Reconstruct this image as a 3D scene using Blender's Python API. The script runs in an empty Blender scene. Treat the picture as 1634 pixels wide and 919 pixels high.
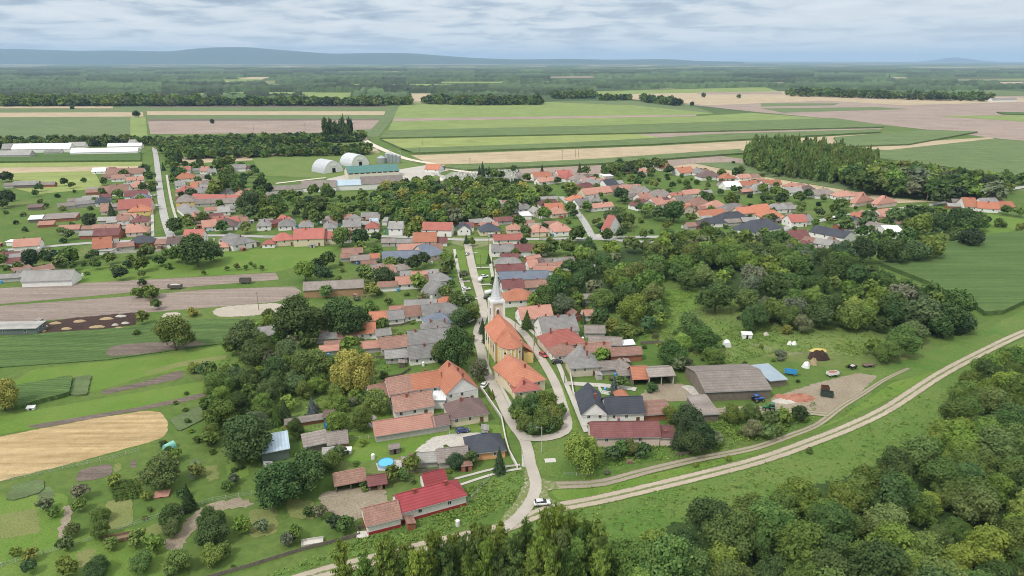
import bpy, math, random
import numpy as np
from mathutils import Vector, Matrix
R = random.Random(7)
C = bpy.context.scene.collection
SC = bpy.context.scene
# ---------------------------------------------------------------- camera, sky, sun, exposure
FPX, CX, CY, CAMH, PITCH = 1089.0, 817.0, 459.5, 110.0, math.radians(18.5)
cam = bpy.data.cameras.new('camera'); cam.lens = 36*FPX/1634; cam.sensor_width = 36
cam.clip_start = 1.0; cam.clip_end = 200000
co = bpy.data.objects.new('camera', cam); C.objects.link(co)
co.location = (0, 0, CAMH); co.rotation_euler = (math.pi/2-PITCH, 0, 0); SC.camera = co
SC.view_settings.view_transform = 'Standard'; SC.view_settings.look = 'None'
SC.view_settings.gamma = 1; SC.view_settings.exposure = 0.02; SC.view_settings.use_curve_mapping = False
SC.cycles.max_bounces = 5; SC.cycles.diffuse_bounces = 3; SC.cycles.glossy_bounces = 2
SC.cycles.transmission_bounces = 2; SC.cycles.transparent_max_bounces = 4; SC.cycles.volume_bounces = 0
SC.cycles.use_denoising = True; SC.cycles.filter_width = 1.0
SC.cycles.caustics_reflective = False; SC.cycles.caustics_refractive = False
SUN_EL, SUN_AZ = math.radians(52), math.radians(225)      # azimuth measured from +Y clockwise: behind and to the left
def world():
    w = bpy.data.worlds.new("World"); SC.world = w; w.use_nodes = True
    nt = w.node_tree; N = nt.nodes; L = nt.links; N.clear()
    out = N.new('ShaderNodeOutputWorld'); mix = N.new('ShaderNodeMixShader')
    sky = N.new('ShaderNodeTexSky'); sky.sky_type = 'NISHITA'; sky.sun_disc = False
    sky.sun_elevation = SUN_EL; sky.sun_rotation = SUN_AZ; sky.altitude = 100
    b1 = N.new('ShaderNodeBackground'); b1.inputs[1].default_value = 0.10; L.new(sky.outputs[0], b1.inputs[0])
    b2 = N.new('ShaderNodeBackground'); b2.inputs[1].default_value = 0.95
    tc = N.new('ShaderNodeTexCoord'); sep = N.new('ShaderNodeSeparateXYZ'); L.new(tc.outputs['Generated'], sep.inputs[0])
    def math_(op, a, b=None):
        m = N.new('ShaderNodeMath'); m.operation = op
        for i, v in enumerate((a, b)):
            if v is None: continue
            if isinstance(v, (int, float)): m.inputs[i].default_value = v
            else: L.new(v, m.inputs[i])
        return m.outputs[0]
    z = math_('MAXIMUM', sep.outputs[2], 0.0)
    zz = math_('ADD', z, 0.10)
    u = math_('DIVIDE', sep.outputs[0], zz); v = math_('DIVIDE', sep.outputs[1], zz)
    cmb = N.new('ShaderNodeCombineXYZ'); L.new(u, cmb.inputs[0]); L.new(v, cmb.inputs[1])
    n1 = N.new('ShaderNodeTexNoise'); n1.inputs['Scale'].default_value = 1.7; n1.inputs['Detail'].default_value = 9
    n1.inputs['Roughness'].default_value = 0.55; n1.inputs['Distortion'].default_value = 0.35; L.new(cmb.outputs[0], n1.inputs['Vector'])
    n2 = N.new('ShaderNodeTexNoise'); n2.inputs['Scale'].default_value = 0.55; n2.inputs['Detail'].default_value = 4; L.new(cmb.outputs[0], n2.inputs['Vector'])
    s = math_('ADD', math_('MULTIPLY', n1.outputs[0], 0.65), math_('MULTIPLY', n2.outputs[0], 0.35))
    # right part of the sky is smoother: damp the contrast there
    side = N.new('ShaderNodeMapRange'); L.new(sep.outputs[0], side.inputs[0]); side.inputs[1].default_value = 0.05; side.inputs[2].default_value = 0.5
    side.inputs[3].default_value = 1.0; side.inputs[4].default_value = 0.45
    s = math_('ADD', math_('MULTIPLY', math_('SUBTRACT', s, 0.5), side.outputs[0]), 0.5)
    cr = N.new('ShaderNodeValToRGB'); L.new(s, cr.inputs[0]); e = cr.color_ramp.elements
    e[0].position = 0.37; e[0].color = (0.38, 0.47, 0.60, 1)
    e[1].position = 0.66; e[1].color = (0.95, 0.98, 1.02, 1)
    m = e.new(0.45); m.color = (0.54, 0.64, 0.76, 1); m = e.new(0.51); m.color = (0.77, 0.84, 0.91, 1)
    # paler towards the horizon
    hz = N.new('ShaderNodeMapRange'); L.new(z, hz.inputs[0]); hz.inputs[1].default_value = 0.0; hz.inputs[2].default_value = 0.055
    hz.inputs[3].default_value = 0.6; hz.inputs[4].default_value = 0.0
    mc = N.new('ShaderNodeMix'); mc.data_type = 'RGBA'; L.new(hz.outputs[0], mc.inputs[0]); L.new(cr.outputs[0], mc.inputs[6]); mc.inputs[7].default_value = (0.72, 0.84, 0.96, 1)
    zen = N.new('ShaderNodeMapRange'); L.new(sep.outputs[2], zen.inputs[0]); zen.inputs[1].default_value = .07; zen.inputs[2].default_value = .75   # an overcast sky is brightest overhead
    zen.inputs[3].default_value = 0.95; zen.inputs[4].default_value = 1.9; L.new(zen.outputs[0], b2.inputs[1])
    up = N.new('ShaderNodeMapRange'); L.new(sep.outputs[2], up.inputs[0]); up.inputs[1].default_value = .09; up.inputs[2].default_value = .4
    mu = N.new('ShaderNodeMix'); mu.data_type = 'RGBA'; L.new(math_('MULTIPLY', up.outputs[0], .85), mu.inputs[0]); L.new(mc.outputs[2], mu.inputs[6]); mu.inputs[7].default_value = (0.86, 0.85, 0.82, 1); L.new(mu.outputs[2], b2.inputs[0])
    mix.inputs[0].default_value = 0.88; L.new(b1.outputs[0], mix.inputs[1]); L.new(b2.outputs[0], mix.inputs[2]); L.new(mix.outputs[0], out.inputs[0])
world()
sl = bpy.data.lights.new('sun', 'SUN'); sl.energy = 2.5; sl.angle = math.radians(9); sl.color = (1.0, 0.95, 0.88)
so = bpy.data.objects.new('sun', sl); C.objects.link(so)
sd = Vector((math.sin(SUN_AZ)*math.cos(SUN_EL), math.cos(SUN_AZ)*math.cos(SUN_EL), math.sin(SUN_EL)))
so.rotation_euler = sd.to_track_quat('Z', 'Y').to_euler(); so.location = (0, -50, 300)

# ---------------------------------------------------------------- measuring helpers
_c, _s = math.cos(PITCH), math.sin(PITCH)
def G(px, py, z=0.0):
    """point of the plane at height z seen at photo pixel px, py"""
    a, b = (px-CX)/FPX, (CY-py)/FPX
    dy, dz = _c+b*_s, -_s+b*_c
    k = (z-CAMH)/dz if dz < -1e-5 else 45000.0
    return Vector((a*k, dy*k, z))
def P(v):
    x, y, z = v[0], v[1], v[2]-CAMH
    d = y*_c - z*_s; u = y*_s + z*_c
    return CX+FPX*x/d, CY-FPX*u/d
def depth(v): return v[1]*_c-(v[2]-CAMH)*_s
REG = {}
for i, x in enumerate((0, 400, 800, 1214)):
    for k, y in (('A', 60), ('B', 260), ('C', 460), ('D', 683)): REG[k+str(i)] = (x, y)
REG['S'] = None
def px(reg, x, y):
    r = REG[reg]
    return (x, y) if r is None else (r[0]+x/3.8905, r[1]+y/3.8905)
# ---------------------------------------------------------------- objects
def tag(o, label=None, cat=None, group=None, kind=None):
    for k, v in (('label', label), ('category', cat), ('group', group), ('kind', kind)):
        if v: o[k] = v
    return o
def me_of(name, vs, fs, mats, mi=None, smooth=False):
    me = bpy.data.meshes.new(name); me.from_pydata([tuple(v) for v in vs], [], fs)
    for m in (mats if isinstance(mats, (list, tuple)) else [mats]): me.materials.append(m)
    if mi is not None: me.polygons.foreach_set('material_index', mi)
    if smooth: me.polygons.foreach_set('use_smooth', [True]*len(me.polygons))
    me.update(); return me
def ob(name, me, parent=None, loc=(0,0,0), rz=0, scale=None):
    o = bpy.data.objects.new(name, me); C.objects.link(o); o.location = loc; o.rotation_euler = (0,0,rz)
    if scale is not None: o.scale = scale
    if parent is not None: o.parent = parent
    return o
def empty(name, loc=(0,0,0), rz=0): return ob(name, None, None, loc, rz)
class MB:
    """collects simple solids for ONE mesh"""
    def __init__(s): s.v = []; s.f = []; s.m = []
    def add(s, vs, fs, m=0):
        b = len(s.v); s.v += [tuple(v) for v in vs]; s.f += [tuple(i+b for i in f) for f in fs]; s.m += [m]*len(fs); return s
    def box(s, x0, x1, y0, y1, z0, z1, m=0):
        return s.add([(x0,y0,z0),(x1,y0,z0),(x1,y1,z0),(x0,y1,z0),(x0,y0,z1),(x1,y0,z1),(x1,y1,z1),(x0,y1,z1)],
                     [(0,3,2,1),(4,5,6,7),(0,1,5,4),(1,2,6,5),(2,3,7,6),(3,0,4,7)], m)
    def cyl(s, p, q, r0, r1, n=8, m=0, cap=True):
        p, q = Vector(p), Vector(q); a = (q-p).normalized(); t = a.orthogonal().normalized(); u = a.cross(t)
        vs = []
        for c, r in ((p, r0), (q, r1)):
            vs += [c+(t*math.cos(2*math.pi*i/n)+u*math.sin(2*math.pi*i/n))*r for i in range(n)]
        fs = [(i, (i+1) % n, n+(i+1) % n, n+i) for i in range(n)]
        if cap: fs += [tuple(range(n-1, -1, -1)), tuple(range(n, 2*n))]
        return s.add(vs, fs, m)
    def prism(s, prof, x0, x1, m=0):
        """profile in y,z extruded along x"""
        n = len(prof); vs = [(x0,y,z) for y,z in prof]+[(x1,y,z) for y,z in prof]
        return s.add(vs, [tuple(range(n)), tuple(range(2*n-1, n-1, -1))]+[(i, i+n, (i+1) % n+n, (i+1) % n) for i in range(n)], m)
    def build(s, name, mats, parent=None, loc=(0,0,0), rz=0, smooth=False):
        return ob(name, me_of(name, s.v, s.f, mats, s.m if isinstance(mats, (list,tuple)) else None, smooth), parent, loc, rz)
# ---------------------------------------------------------------- materials
def newmat(name):
    m = bpy.data.materials.new(name); m.use_nodes = True; nt = m.node_tree
    return m, nt, nt.nodes['Principled BSDF']
def coords(nt, kind='obj', sc=(1,1,1), rot=0):
    N = nt.nodes; mp = N.new('ShaderNodeMapping'); mp.inputs['Scale'].default_value = sc; mp.inputs['Rotation'].default_value = (0,0,rot)
    if kind == 'world': g = N.new('ShaderNodeNewGeometry'); nt.links.new(g.outputs['Position'], mp.inputs[0])
    elif kind == 'uv': g = N.new('ShaderNodeTexCoord'); nt.links.new(g.outputs['UV'], mp.inputs[0])
    else:
        g = N.new('ShaderNodeTexCoord'); oi = N.new('ShaderNodeObjectInfo'); va = N.new('ShaderNodeVectorMath'); va.operation = 'MULTIPLY_ADD'
        cb = N.new('ShaderNodeCombineXYZ'); nt.links.new(oi.outputs['Random'], cb.inputs[0]); nt.links.new(oi.outputs['Random'], cb.inputs[2])
        va.inputs[1].default_value = (37, 0, 19); nt.links.new(cb.outputs[0], va.inputs[0]); nt.links.new(g.outputs['Object'], va.inputs[2])
        nt.links.new(va.outputs[0], mp.inputs[0])
    return mp.outputs[0]
def noise(nt, vec, scale, detail=4, rough=0.55, dist=0):
    n = nt.nodes.new('ShaderNodeTexNoise'); n.inputs['Scale'].default_value = scale; n.inputs['Detail'].default_value = detail
    n.inputs['Roughness'].default_value = rough; n.inputs['Distortion'].default_value = dist
    nt.links.new(vec, n.inputs['Vector']); return n.outputs['Fac']
def ramp(nt, fac, stops):
    r = nt.nodes.new('ShaderNodeValToRGB'); nt.links.new(fac, r.inputs[0]); e = r.color_ramp.elements
    while len(e) < len(stops): e.new(0.5)
    for el, (p, c) in zip(e, stops): el.position = p; el.color = (c, c, c, 1) if isinstance(c, (int, float)) else (*c, 1)
    return r.outputs[0]
def mixc(nt, fac, a, b, mode='MIX'):
    m = nt.nodes.new('ShaderNodeMix'); m.data_type = 'RGBA'; m.blend_type = mode
    for i, v in ((0, fac), (6, a), (7, b)):
        if isinstance(v, (int, float)): m.inputs[i].default_value = v
        elif isinstance(v, tuple): m.inputs[i].default_value = (*v, 1)
        else: nt.links.new(v, m.inputs[i])
    return m.outputs[2]
def mth(nt, op, a, b=0.0, c=None):
    m = nt.nodes.new('ShaderNodeMath'); m.operation = op
    for i, v in enumerate((a, b) if c is None else (a, b, c)):
        if isinstance(v, (int, float)): m.inputs[i].default_value = v
        else: nt.links.new(v, m.inputs[i])
    return m.outputs[0]
def bump(nt, b, h, strength=0.3, dist=0.1):
    n = nt.nodes.new('ShaderNodeBump'); n.inputs['Strength'].default_value = strength; n.inputs['Distance'].default_value = dist
    nt.links.new(h, n.inputs['Height']); nt.links.new(n.outputs[0], b.inputs['Normal'])
def sc3(c, k): return tuple(x*k for x in c)
def m_ground(name, a, b, c=None, s1=0.02, s2=0.6, rows=None, bumpd=0.15, fine=2.2, rowmix=0.5, rowc=None):
    """mottled ground: a/b large patches, c fine; rows=(angle_deg, spacing m)"""
    m, nt, bs = newmat(name); w = coords(nt, 'world'); c = c or sc3(a, 0.6)
    n1 = noise(nt, w, s1, 5, 0.6, 0.4); n2 = noise(nt, w, s2, 6, 0.65); n3 = noise(nt, w, fine, 3, 0.7)
    col = mixc(nt, ramp(nt, n1, [(0.38, 0.0), (0.62, 1.0)]), a, b)
    col = mixc(nt, ramp(nt, n2, [(0.42, 0.0), (0.72, 0.75)]), col, c)
    if a[1] > a[0]*1.15: col = mixc(nt, ramp(nt, noise(nt, w, .10, 7, .72, 1.6), [(.52, 0.0), (.70, .5)]), col, (a[0]*1.75, a[1]*1.12, a[2]*1.5))
    h = n2
    if rows:
        wr = coords(nt, 'world', (1,1,1), -math.radians(rows[0])); wv = nt.nodes.new('ShaderNodeTexWave'); wv.bands_direction = 'Y'
        wv.inputs['Scale'].default_value = 0.314/rows[1]; wv.inputs['Distortion'].default_value = 1.2; wv.inputs['Detail'].default_value = 3; wv.inputs['Detail Scale'].default_value = 0.4
        nt.links.new(wr, wv.inputs[0])
        st = noise(nt, coords(nt, 'world', (0.012, 0.35, 1), -math.radians(rows[0])), 1.0, 5, 0.7)
        col = mixc(nt, mth(nt, 'MULTIPLY', wv.outputs[1], rowmix), col, rowc or sc3(a, 0.55))
        col = mixc(nt, ramp(nt, st, [(0.4, 0.0), (0.65, 0.6)]), col, sc3(b, 1.35))
        h = mth(nt, 'ADD', wv.outputs[1], n2)
    br = mth(nt, 'ADD', mth(nt, 'MULTIPLY_ADD', n3, 1.3, -.15), mth(nt, 'MULTIPLY', n2, 1.0))
    cb = nt.nodes.new('ShaderNodeCombineXYZ')
    for i in range(3): nt.links.new(br, cb.inputs[i])
    col = mixc(nt, 1.0, col, cb.outputs[0], 'MULTIPLY')
    nt.links.new(col, bs.inputs['Base Color']); bs.inputs['Roughness'].default_value = 0.95; bs.inputs['Specular IOR Level'].default_value = 0.15
    bump(nt, bs, h, 0.6, bumpd); return m
def m_roof(name, a, b, spots, spot_amt=0.5, rough=0.8, rowsp=0.35, metal=0.0, seam=False, rs=0.35):
    m, nt, bs = newmat(name); o = coords(nt)
    n1 = noise(nt, o, 0.25, 4, 0.6); n2 = noise(nt, o, 2.2, 5, 0.8); n4 = noise(nt, coords(nt, 'obj', (2.5, .25, 1)), 0.9, 3)
    col = mixc(nt, ramp(nt, n1, [(0.35, 0.0), (0.65, 1.0)]), a, b)
    col = mixc(nt, ramp(nt, n2, [(0.62-0.16*spot_amt, 0.0), (0.72-.08*spot_amt, min(1, spot_amt*1.5))]), col, spots)
    col = mixc(nt, ramp(nt, n4, [(0.45, 0.0), (0.7, 0.35*spot_amt)]), col, sc3(spots, 0.8))
    wv = nt.nodes.new('ShaderNodeTexWave'); wv.bands_direction = 'X' if seam else 'Z'
    wv.inputs['Scale'].default_value = 0.314/rowsp; wv.inputs['Distortion'].default_value = 0.0 if seam else 0.3
    nt.links.new(o, wv.inputs[0])
    col = mixc(nt, mth(nt, 'MULTIPLY', wv.outputs[1], rs), col, sc3(a, 0.45))
    oi = nt.nodes.new('ShaderNodeObjectInfo')
    hv = nt.nodes.new('ShaderNodeHueSaturation'); nt.links.new(col, hv.inputs['Color']); nt.links.new(mth(nt, 'MULTIPLY_ADD', oi.outputs['Random'], 0.35, 0.82), hv.inputs['Value'])
    nt.links.new(hv.outputs[0], bs.inputs['Base Color']); bs.inputs['Roughness'].default_value = rough; bs.inputs['Metallic'].default_value = metal
    bs.inputs['Specular IOR Level'].default_value = 0.3
    bump(nt, bs, mth(nt, 'ADD', wv.outputs[1], n2), 0.5, 0.05); return m
def m_wall(name, a, dirt=None, amt=0.35, rough=0.9, boards=False, brick=False):
    m, nt, bs = newmat(name); o = coords(nt); dirt = dirt or sc3(a, 0.6)
    n1 = noise(nt, o, 0.7, 5, 0.65); n2 = noise(nt, coords(nt, 'obj', (2, 2, .35)), 1.3, 4, 0.7)
    col = mixc(nt, ramp(nt, n1, [(0.45, 0.0), (0.75, amt)]), a, dirt)
    col = mixc(nt, ramp(nt, n2, [(0.5, 0.0), (0.75, amt*0.8)]), col, sc3(dirt, 0.8))
    if boards:
        wv = nt.nodes.new('ShaderNodeTexWave'); wv.bands_direction = 'X'; wv.inputs['Scale'].default_value = 1.4; nt.links.new(o, wv.inputs[0])
        col = mixc(nt, mth(nt, 'MULTIPLY', wv.outputs[1], 0.5), col, sc3(a, 0.4))
    if brick:
        n3 = noise(nt, coords(nt, 'obj', (3, 3, 9)), 1.5, 2, 0.8); col = mixc(nt, ramp(nt, n3, [(0.4, 0.0), (0.6, 0.6)]), col, sc3(a, 0.55))
    nt.links.new(col, bs.inputs['Base Color']); bs.inputs['Roughness'].default_value = rough; bs.inputs['Specular IOR Level'].default_value = 0.2
    bump(nt, bs, n2, 0.2, 0.03); return m
def m_plain(name, a, rough=0.5, metal=0.0, spec=0.5, coat=0.0):
    m, nt, bs = newmat(name); n = noise(nt, coords(nt), 3.0, 3); col = mixc(nt, ramp(nt, n, [(0.3, 0.0), (0.8, 0.4)]), a, sc3(a, 0.7))
    nt.links.new(col, bs.inputs['Base Color']); bs.inputs['Roughness'].default_value = rough; bs.inputs['Metallic'].default_value = metal
    bs.inputs['Specular IOR Level'].default_value = spec; bs.inputs['Coat Weight'].default_value = coat; return m
ROOF = dict(
    terra=m_roof('roof_terracotta', (.37,.145,.085), (.43,.18,.11), (.22,.105,.075), .5),
    bright=m_roof('roof_bright_terracotta', (.40,.155,.092), (.46,.185,.115), (.30,.12,.08), .4),
    old=m_roof('roof_old_tile', (.27,.145,.11), (.35,.20,.155), (.13,.105,.09), .85),
    pink=m_roof('roof_faded_tile', (.40,.20,.15), (.46,.245,.19), (.22,.14,.12), .5),
    red=m_roof('roof_red', (.35,.11,.088), (.41,.14,.112), (.25,.09,.075), .4, .6),
    dred=m_roof('roof_deep_red_metal', (.25,.036,.042), (.29,.048,.055), (.18,.035,.038), .3, .45, .45),
    grey=m_roof('roof_grey_slate', (.21,.205,.20), (.29,.28,.27), (.12,.12,.115), .6),
    lgrey=m_roof('roof_pale_asbestos', (.27,.262,.25), (.34,.33,.31), (.17,.165,.155), .6),
    char=m_roof('roof_charcoal', (.040,.045,.060), (.055,.062,.080), (.03,.03,.04), .2, .5),
    blue=m_roof('roof_slate_blue', (.12,.145,.19), (.16,.185,.23), (.08,.09,.11), .4, .6),
    brown=m_roof('roof_dark_brown', (.125,.085,.080), (.16,.105,.098), (.08,.055,.05), .35, .7),
    wine=m_roof('roof_wine_tile', (.14,.05,.05), (.19,.075,.07), (.085,.045,.045), .6, .7),
    gbr=m_roof('roof_weathered_brown_grey', (.22,.19,.17), (.29,.255,.23), (.13,.11,.10), .7),
    white=m_roof('roof_white_sheet', (.72,.73,.74), (.78,.79,.80), (.55,.55,.55), .3, .5, .9, 0, True),
    steel=m_roof('roof_steel_blue_sheet', (.33,.42,.50), (.40,.49,.56), (.28,.34,.4), .3, .4, .9, .2, True, .25),
    green=m_roof('roof_green_sheet', (.055,.15,.135), (.075,.18,.16), (.05,.11,.1), .4, .5, 1.2, 0, True),
)
WALL = dict(
    white=m_wall('wall_white_plaster', (.74,.73,.70), (.45,.42,.38), .35), cream=m_wall('wall_cream_plaster', (.62,.55,.40), (.42,.36,.27), .35),
    yellow=m_wall('wall_yellow_plaster', (.68,.50,.20), (.5,.38,.2), .3), grey=m_wall('wall_grey_render', (.42,.41,.38), (.24,.23,.21), .6),
    brick=m_wall('wall_red_brick', (.36,.14,.085), (.24,.12,.08), .5, brick=True), wood=m_wall('wall_grey_boards', (.20,.17,.14), (.09,.075,.065), .6, boards=True),
    ochre=m_wall('wall_ochre_panels', (.42,.27,.15), (.28,.17,.1), .6, boards=True), pinkw=m_wall('wall_pale_pink_plaster', (.62,.50,.44), (.42,.33,.28), .4),
    orange=m_wall('wall_orange_plaster', (.66,.36,.18), (.5,.28,.15), .3), green=m_wall('wall_grey_green_sheet', (.14,.18,.16), (.1,.12,.11), .3, boards=True),
    beige=m_wall('wall_beige_plaster', (.52,.47,.37), (.34,.3,.25), .5),
)
GLASS, nt_, b_ = newmat('window_glass'); b_.inputs['Base Color'].default_value = (.03,.04,.05,1); b_.inputs['Roughness'].default_value = .12
FRAME = m_plain('window_frame_paint', (.7,.69,.66), .5); DARK = m_plain('dark_opening', (.02,.018,.016), .9, 0, .1)
BROWNP = m_plain('brown_door_paint', (.13,.07,.04), .6); CHIM = m_wall('chimney_brick', (.32,.10,.07), (.12,.07,.06), .5, brick=True)
CONC = m_wall('pale_concrete', (.5,.48,.44), (.3,.28,.25), .5); METAL = m_plain('galvanised_metal', (.42,.44,.45), .45, .5)
# ---------------------------------------------------------------- buildings
FOOT = []                      # footprints kept clear of trees: (centre, half diagonal, corners)
BLD = []                       # (root, centre, roofkey, wallkey, kind, L, W, given label)
_win = {}
def win_mesh(w, h, kind):
    k = (round(w,1), round(h,1), kind)
    if k in _win: return _win[k]
    if kind == 'frame':
        b = MB(); t = .09
        b.box(-w/2, -w/2+t, -.07, .05, 0, h).box(w/2-t, w/2, -.07, .05, 0, h).box(-w/2+t, w/2-t, -.07, .05, 0, t).box(-w/2+t, w/2-t, -.07, .05, h-t, h).box(-.03, .03, -.065, .04, t, h-t)
        me = me_of('window', b.v, b.f, FRAME)
    elif kind == 'pane': b = MB().box(-w/2+.09, w/2-.09, -.03, .03, .09, h-.09); me = me_of('pane', b.v, b.f, GLASS)
    elif kind == 'both':
        b = MB().box(-w/2, w/2, -.05, .03, 0, h, 0).box(-w/2+.1, w/2-.1, -.065, .03, .1, h-.1, 1); me = me_of('window', b.v, b.f, [FRAME, GLASS], b.m)
    elif kind == 'dark': me = me_of('opening', *(lambda b: (b.v, b.f))(MB().box(-w/2, w/2, -.04, .03, 0, h)), DARK)
    elif kind == 'door':
        b = MB().box(-w/2, w/2, -.06, .03, 0, h); me = me_of('door', b.v, b.f, BROWNP)
    _win[k] = me; return me
def roof_top(L, W, h, t, kind, o=.4):
    """top verts and faces, ridge along x. kinds: g h gh hg m f"""
    ze = h-t*o
    if kind == 'm': return [(-o,-o,ze),(L+o,-o,ze),(L+o,W+o,h+t*(W+o)),(-o,W+o,h+t*(W+o))], [(0,1,2,3)]
    if kind == 'f': return [(-o,-o,h),(L+o,-o,h),(L+o,W+o,h),(-o,W+o,h)], [(0,1,2,3)]
    hr = h+t*W/2; ins = min(W/2, L/2-.05)
    xl = ins if kind in ('h','hg') else -o; xr = L-ins if kind in ('h','gh') else L+o
    if kind == 'h' and L < W: hr = h+t*L/2
    v = [(-o,-o,ze),(L+o,-o,ze),(xr,W/2,hr),(xl,W/2,hr),(L+o,W+o,ze),(-o,W+o,ze)]
    f = [(0,1,2,3),(4,5,3,2)]
    if kind in ('h','hg'): f.append((5,0,3))
    if kind in ('h','gh'): f.append((1,4,2))
    return v, f
def shell(v, f, th=.16):
    n = len(v); vs = list(v)+[(x,y,z-th) for x,y,z in v]; fs = list(f)+[tuple(i+n for i in reversed(q)) for q in f]
    cnt = {}
    for q in f:
        for i in range(len(q)):
            a, b = q[i], q[(i+1) % len(q)]; cnt[(a,b)] = 1
    for (a,b) in cnt:
        if (b,a) not in cnt: fs.append((b, a, a+n, b+n))
    return vs, fs
def house(reg, x0, y0, x1, y1, ry, kind, roof, wall, h=3.2, label=None, t=None, d=None, name='house', cat='house', ch=None, near=None, openf=False, win=None, plinth=None, door=None, o=.4):
    a = G(*px(reg, x0, y0), h); b = G(*px(reg, x1, y1), h); ryp = px(reg, (x0+x1)/2, ry)[1]
    e = b-a; L = e.length; e.normalize(); n = Vector((-e.y, e.x, 0)); mid = (a+b)/2
    per = kind in ('p','q','r'); base = kind
    if t is None and per and L > 11 and a.length > 400: t = .45
    if t is None: t = {'m': .28, 'f': 0}.get(kind, .72)
    def ptop(W):
        if per: return mid+n*(W-(min(W, L)/2 if kind in ('r',) else 0)), h+t*L/2
        if kind == 'm': return mid+n*W, h+t*W
        if kind == 'f': return mid+n*W, h
        return mid+n*W/2, h+t*min(W/2, 99)
    if d is None:
        best = None
        for i in range(100):
            W = 2.5+i*.4; q, z = ptop(W); yy = P((q.x, q.y, z))[1]
            if best is None or abs(yy-ryp) < best[0]: best = (abs(yy-ryp), W)
        W = best[1]
        if per: W = max(W, 5)
        elif kind in ('g','h','gh','hg'): W = max(4.0, min(W, 16))
    else: W = d
    if per:
        v, f = roof_top(W, L, h, t, {'p':'g','q':'hg','r':'h'}[kind], o)        # ridge along y
        v = [(L-yy, xx, zz) for xx, yy, zz in v]
    else: v, f = roof_top(L, W, h, t, kind, o)
    D_ = mid.length; rz = math.atan2(e.y, e.x); root = empty(name, (a.x, a.y, 0), rz)
    vs, fs = shell(v, f); rf = ob('roof', me_of('roof', vs, fs, ROOF[roof]), root)
    if near or D_ < 420:
        if per: rc = ((L/2, (L/2 if kind != 'p' else 0), ), (L/2, (W-L/2 if kind == 'r' else W)))
        else: rc = (((W/2 if kind in ('h','hg') else 0), W/2), ((L-W/2 if kind in ('h','gh') else L), W/2))
        if kind not in ('m','f') and (Vector(rc[0])-Vector(rc[1])).length > 1: zr = h+t*(L if per else W)/2+.02; MB().cyl((*rc[0], zr), (*rc[1], zr), .13, .13, 6).build('ridge_cap', ROOF['pink' if roof in ('terra','bright','old','pink') else roof], rf)
        if not openf: MB().box(-.35, L+.35, -.52, -.40, h-t*.4-.22, h-t*.4-.08).build('gutter', METAL, root)
    # walls
    w = MB(); hr = h+t*(L if per else W)/2-.12; hh = h-.05
    ze0 = -0.05
    c = [(0,0),(L,0),(L,W),(0,W)]
    th = .3
    def slab(x0_,x1_,y0_,y1_,zt=hh): w.box(x0_, x1_, y0_, y1_, ze0, zt)
    if not openf: slab(0, L, 0, th)
    slab(0, th, th, W-th, hh if kind != 'm' else h-.1); slab(L-th, L, th, W-th, hh if kind != 'm' else h-.1)
    slab(0, L, W-th, W, hh if kind != 'm' else h+t*W-.15)
    if kind in ('g','gh','hg','p','q'):
        if per: ends = [('y', 0, th)] if kind == 'p' else []; ends += [('y', W-th, W)]
        else: ends = ([('x', 0, th)] if kind in ('g','gh') else [])+([('x', L-th, L)] if kind in ('g','hg') else [])
        for ax, q0, q1 in ends:
            if ax == 'x': w.prism([(0, hh), (W, hh), (W/2, hr)], q0, q1)
            else: w.add([(0,q0,hh),(L,q0,hh),(L/2,q0,hr),(0,q1,hh),(L,q1,hh),(L/2,q1,hr)], [(0,1,2),(5,4,3),(0,3,4,1),(1,4,5,2),(2,5,3,0)])
    if kind == 'm':
        for q0, q1 in ((0, th), (L-th, L)):
            w.add([(q0,th,h-.1),(q1,th,h-.1),(q1,W,h-.1),(q0,W,h-.1),(q0,W,h+t*W-.15),(q1,W,h+t*W-.15)], [(0,1,5,4),(0,4,3),(1,2,5),(3,4,5,2),(0,3,2,1)])
    ob('wall', me_of('wall', w.v, w.f, WALL[wall]), root)
    if plinth: b_ = MB().box(-.06, L+.06, -.08, W+.06, -.04, plinth[0]); ob('plinth', me_of('plinth', b_.v, b_.f, plinth[1]), root)
    if openf:
        k = max(2, int(L/3.6)+1)
        for i in range(k):
            xx = .15+(L-.3)*i/(k-1); MB().box(xx-.14, xx+.14, .1, .38, 0, hh).build('post', WALL[wall], root)
    D = mid.length; living = wall in ('white','cream','yellow','pinkw','orange','beige','grey') and not openf
    near = D < 300 if near is None else near
    if win is None: win = living and D < 1000
    if win and L > 2.5:
        def put(xx, yy, ang, sz=(1.0,1.3), zz=1.0):
            if near:
                q = ob('window', win_mesh(sz[0], sz[1], 'frame'), root, (xx, yy, zz), ang); ob('pane', win_mesh(sz[0], sz[1], 'pane'), q)
            else: ob('window', win_mesh(sz[0], sz[1], 'both'), root, (xx, yy, zz), ang)
        rr = random.Random(int(x0*7+y0)); sz = (1.0, 1.3) if h > 2.7 else (.8, .9)
        nw = max(1, min(5 if near else 3, int(L/3.6))) if win is True else win
        if D > 550: nw = min(nw, 2)
        for i in range(nw):
            xx = L*(i+.5+rr.uniform(-.12,.12))/nw
            if door != 'none' and i == nw-1 and nw > 2: ob('door', win_mesh(1.1, 2.1, 'door'), root, (xx, 0, 0)); continue
            put(xx, 0, 0, sz, max(.8, h-sz[1]-.6))
        side = 1 if a.x+L/2 < 0 else -1       # the end wall that the camera can see
        ns = 2 if W > 6 and D < 550 else 1
        for i in range(ns):
            yy = W*(i+.6)/(ns+.2)
            if side == 1: put(L, yy, math.pi/2, sz, max(.8, h-sz[1]-.6))
            else: put(0, yy, -math.pi/2, sz, max(.8, h-sz[1]-.6))
    if ch is None: ch = 1 if living and kind != 'f' and h >= 2.9 else 0
    rr = random.Random(int(x0*3+y1))
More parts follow.
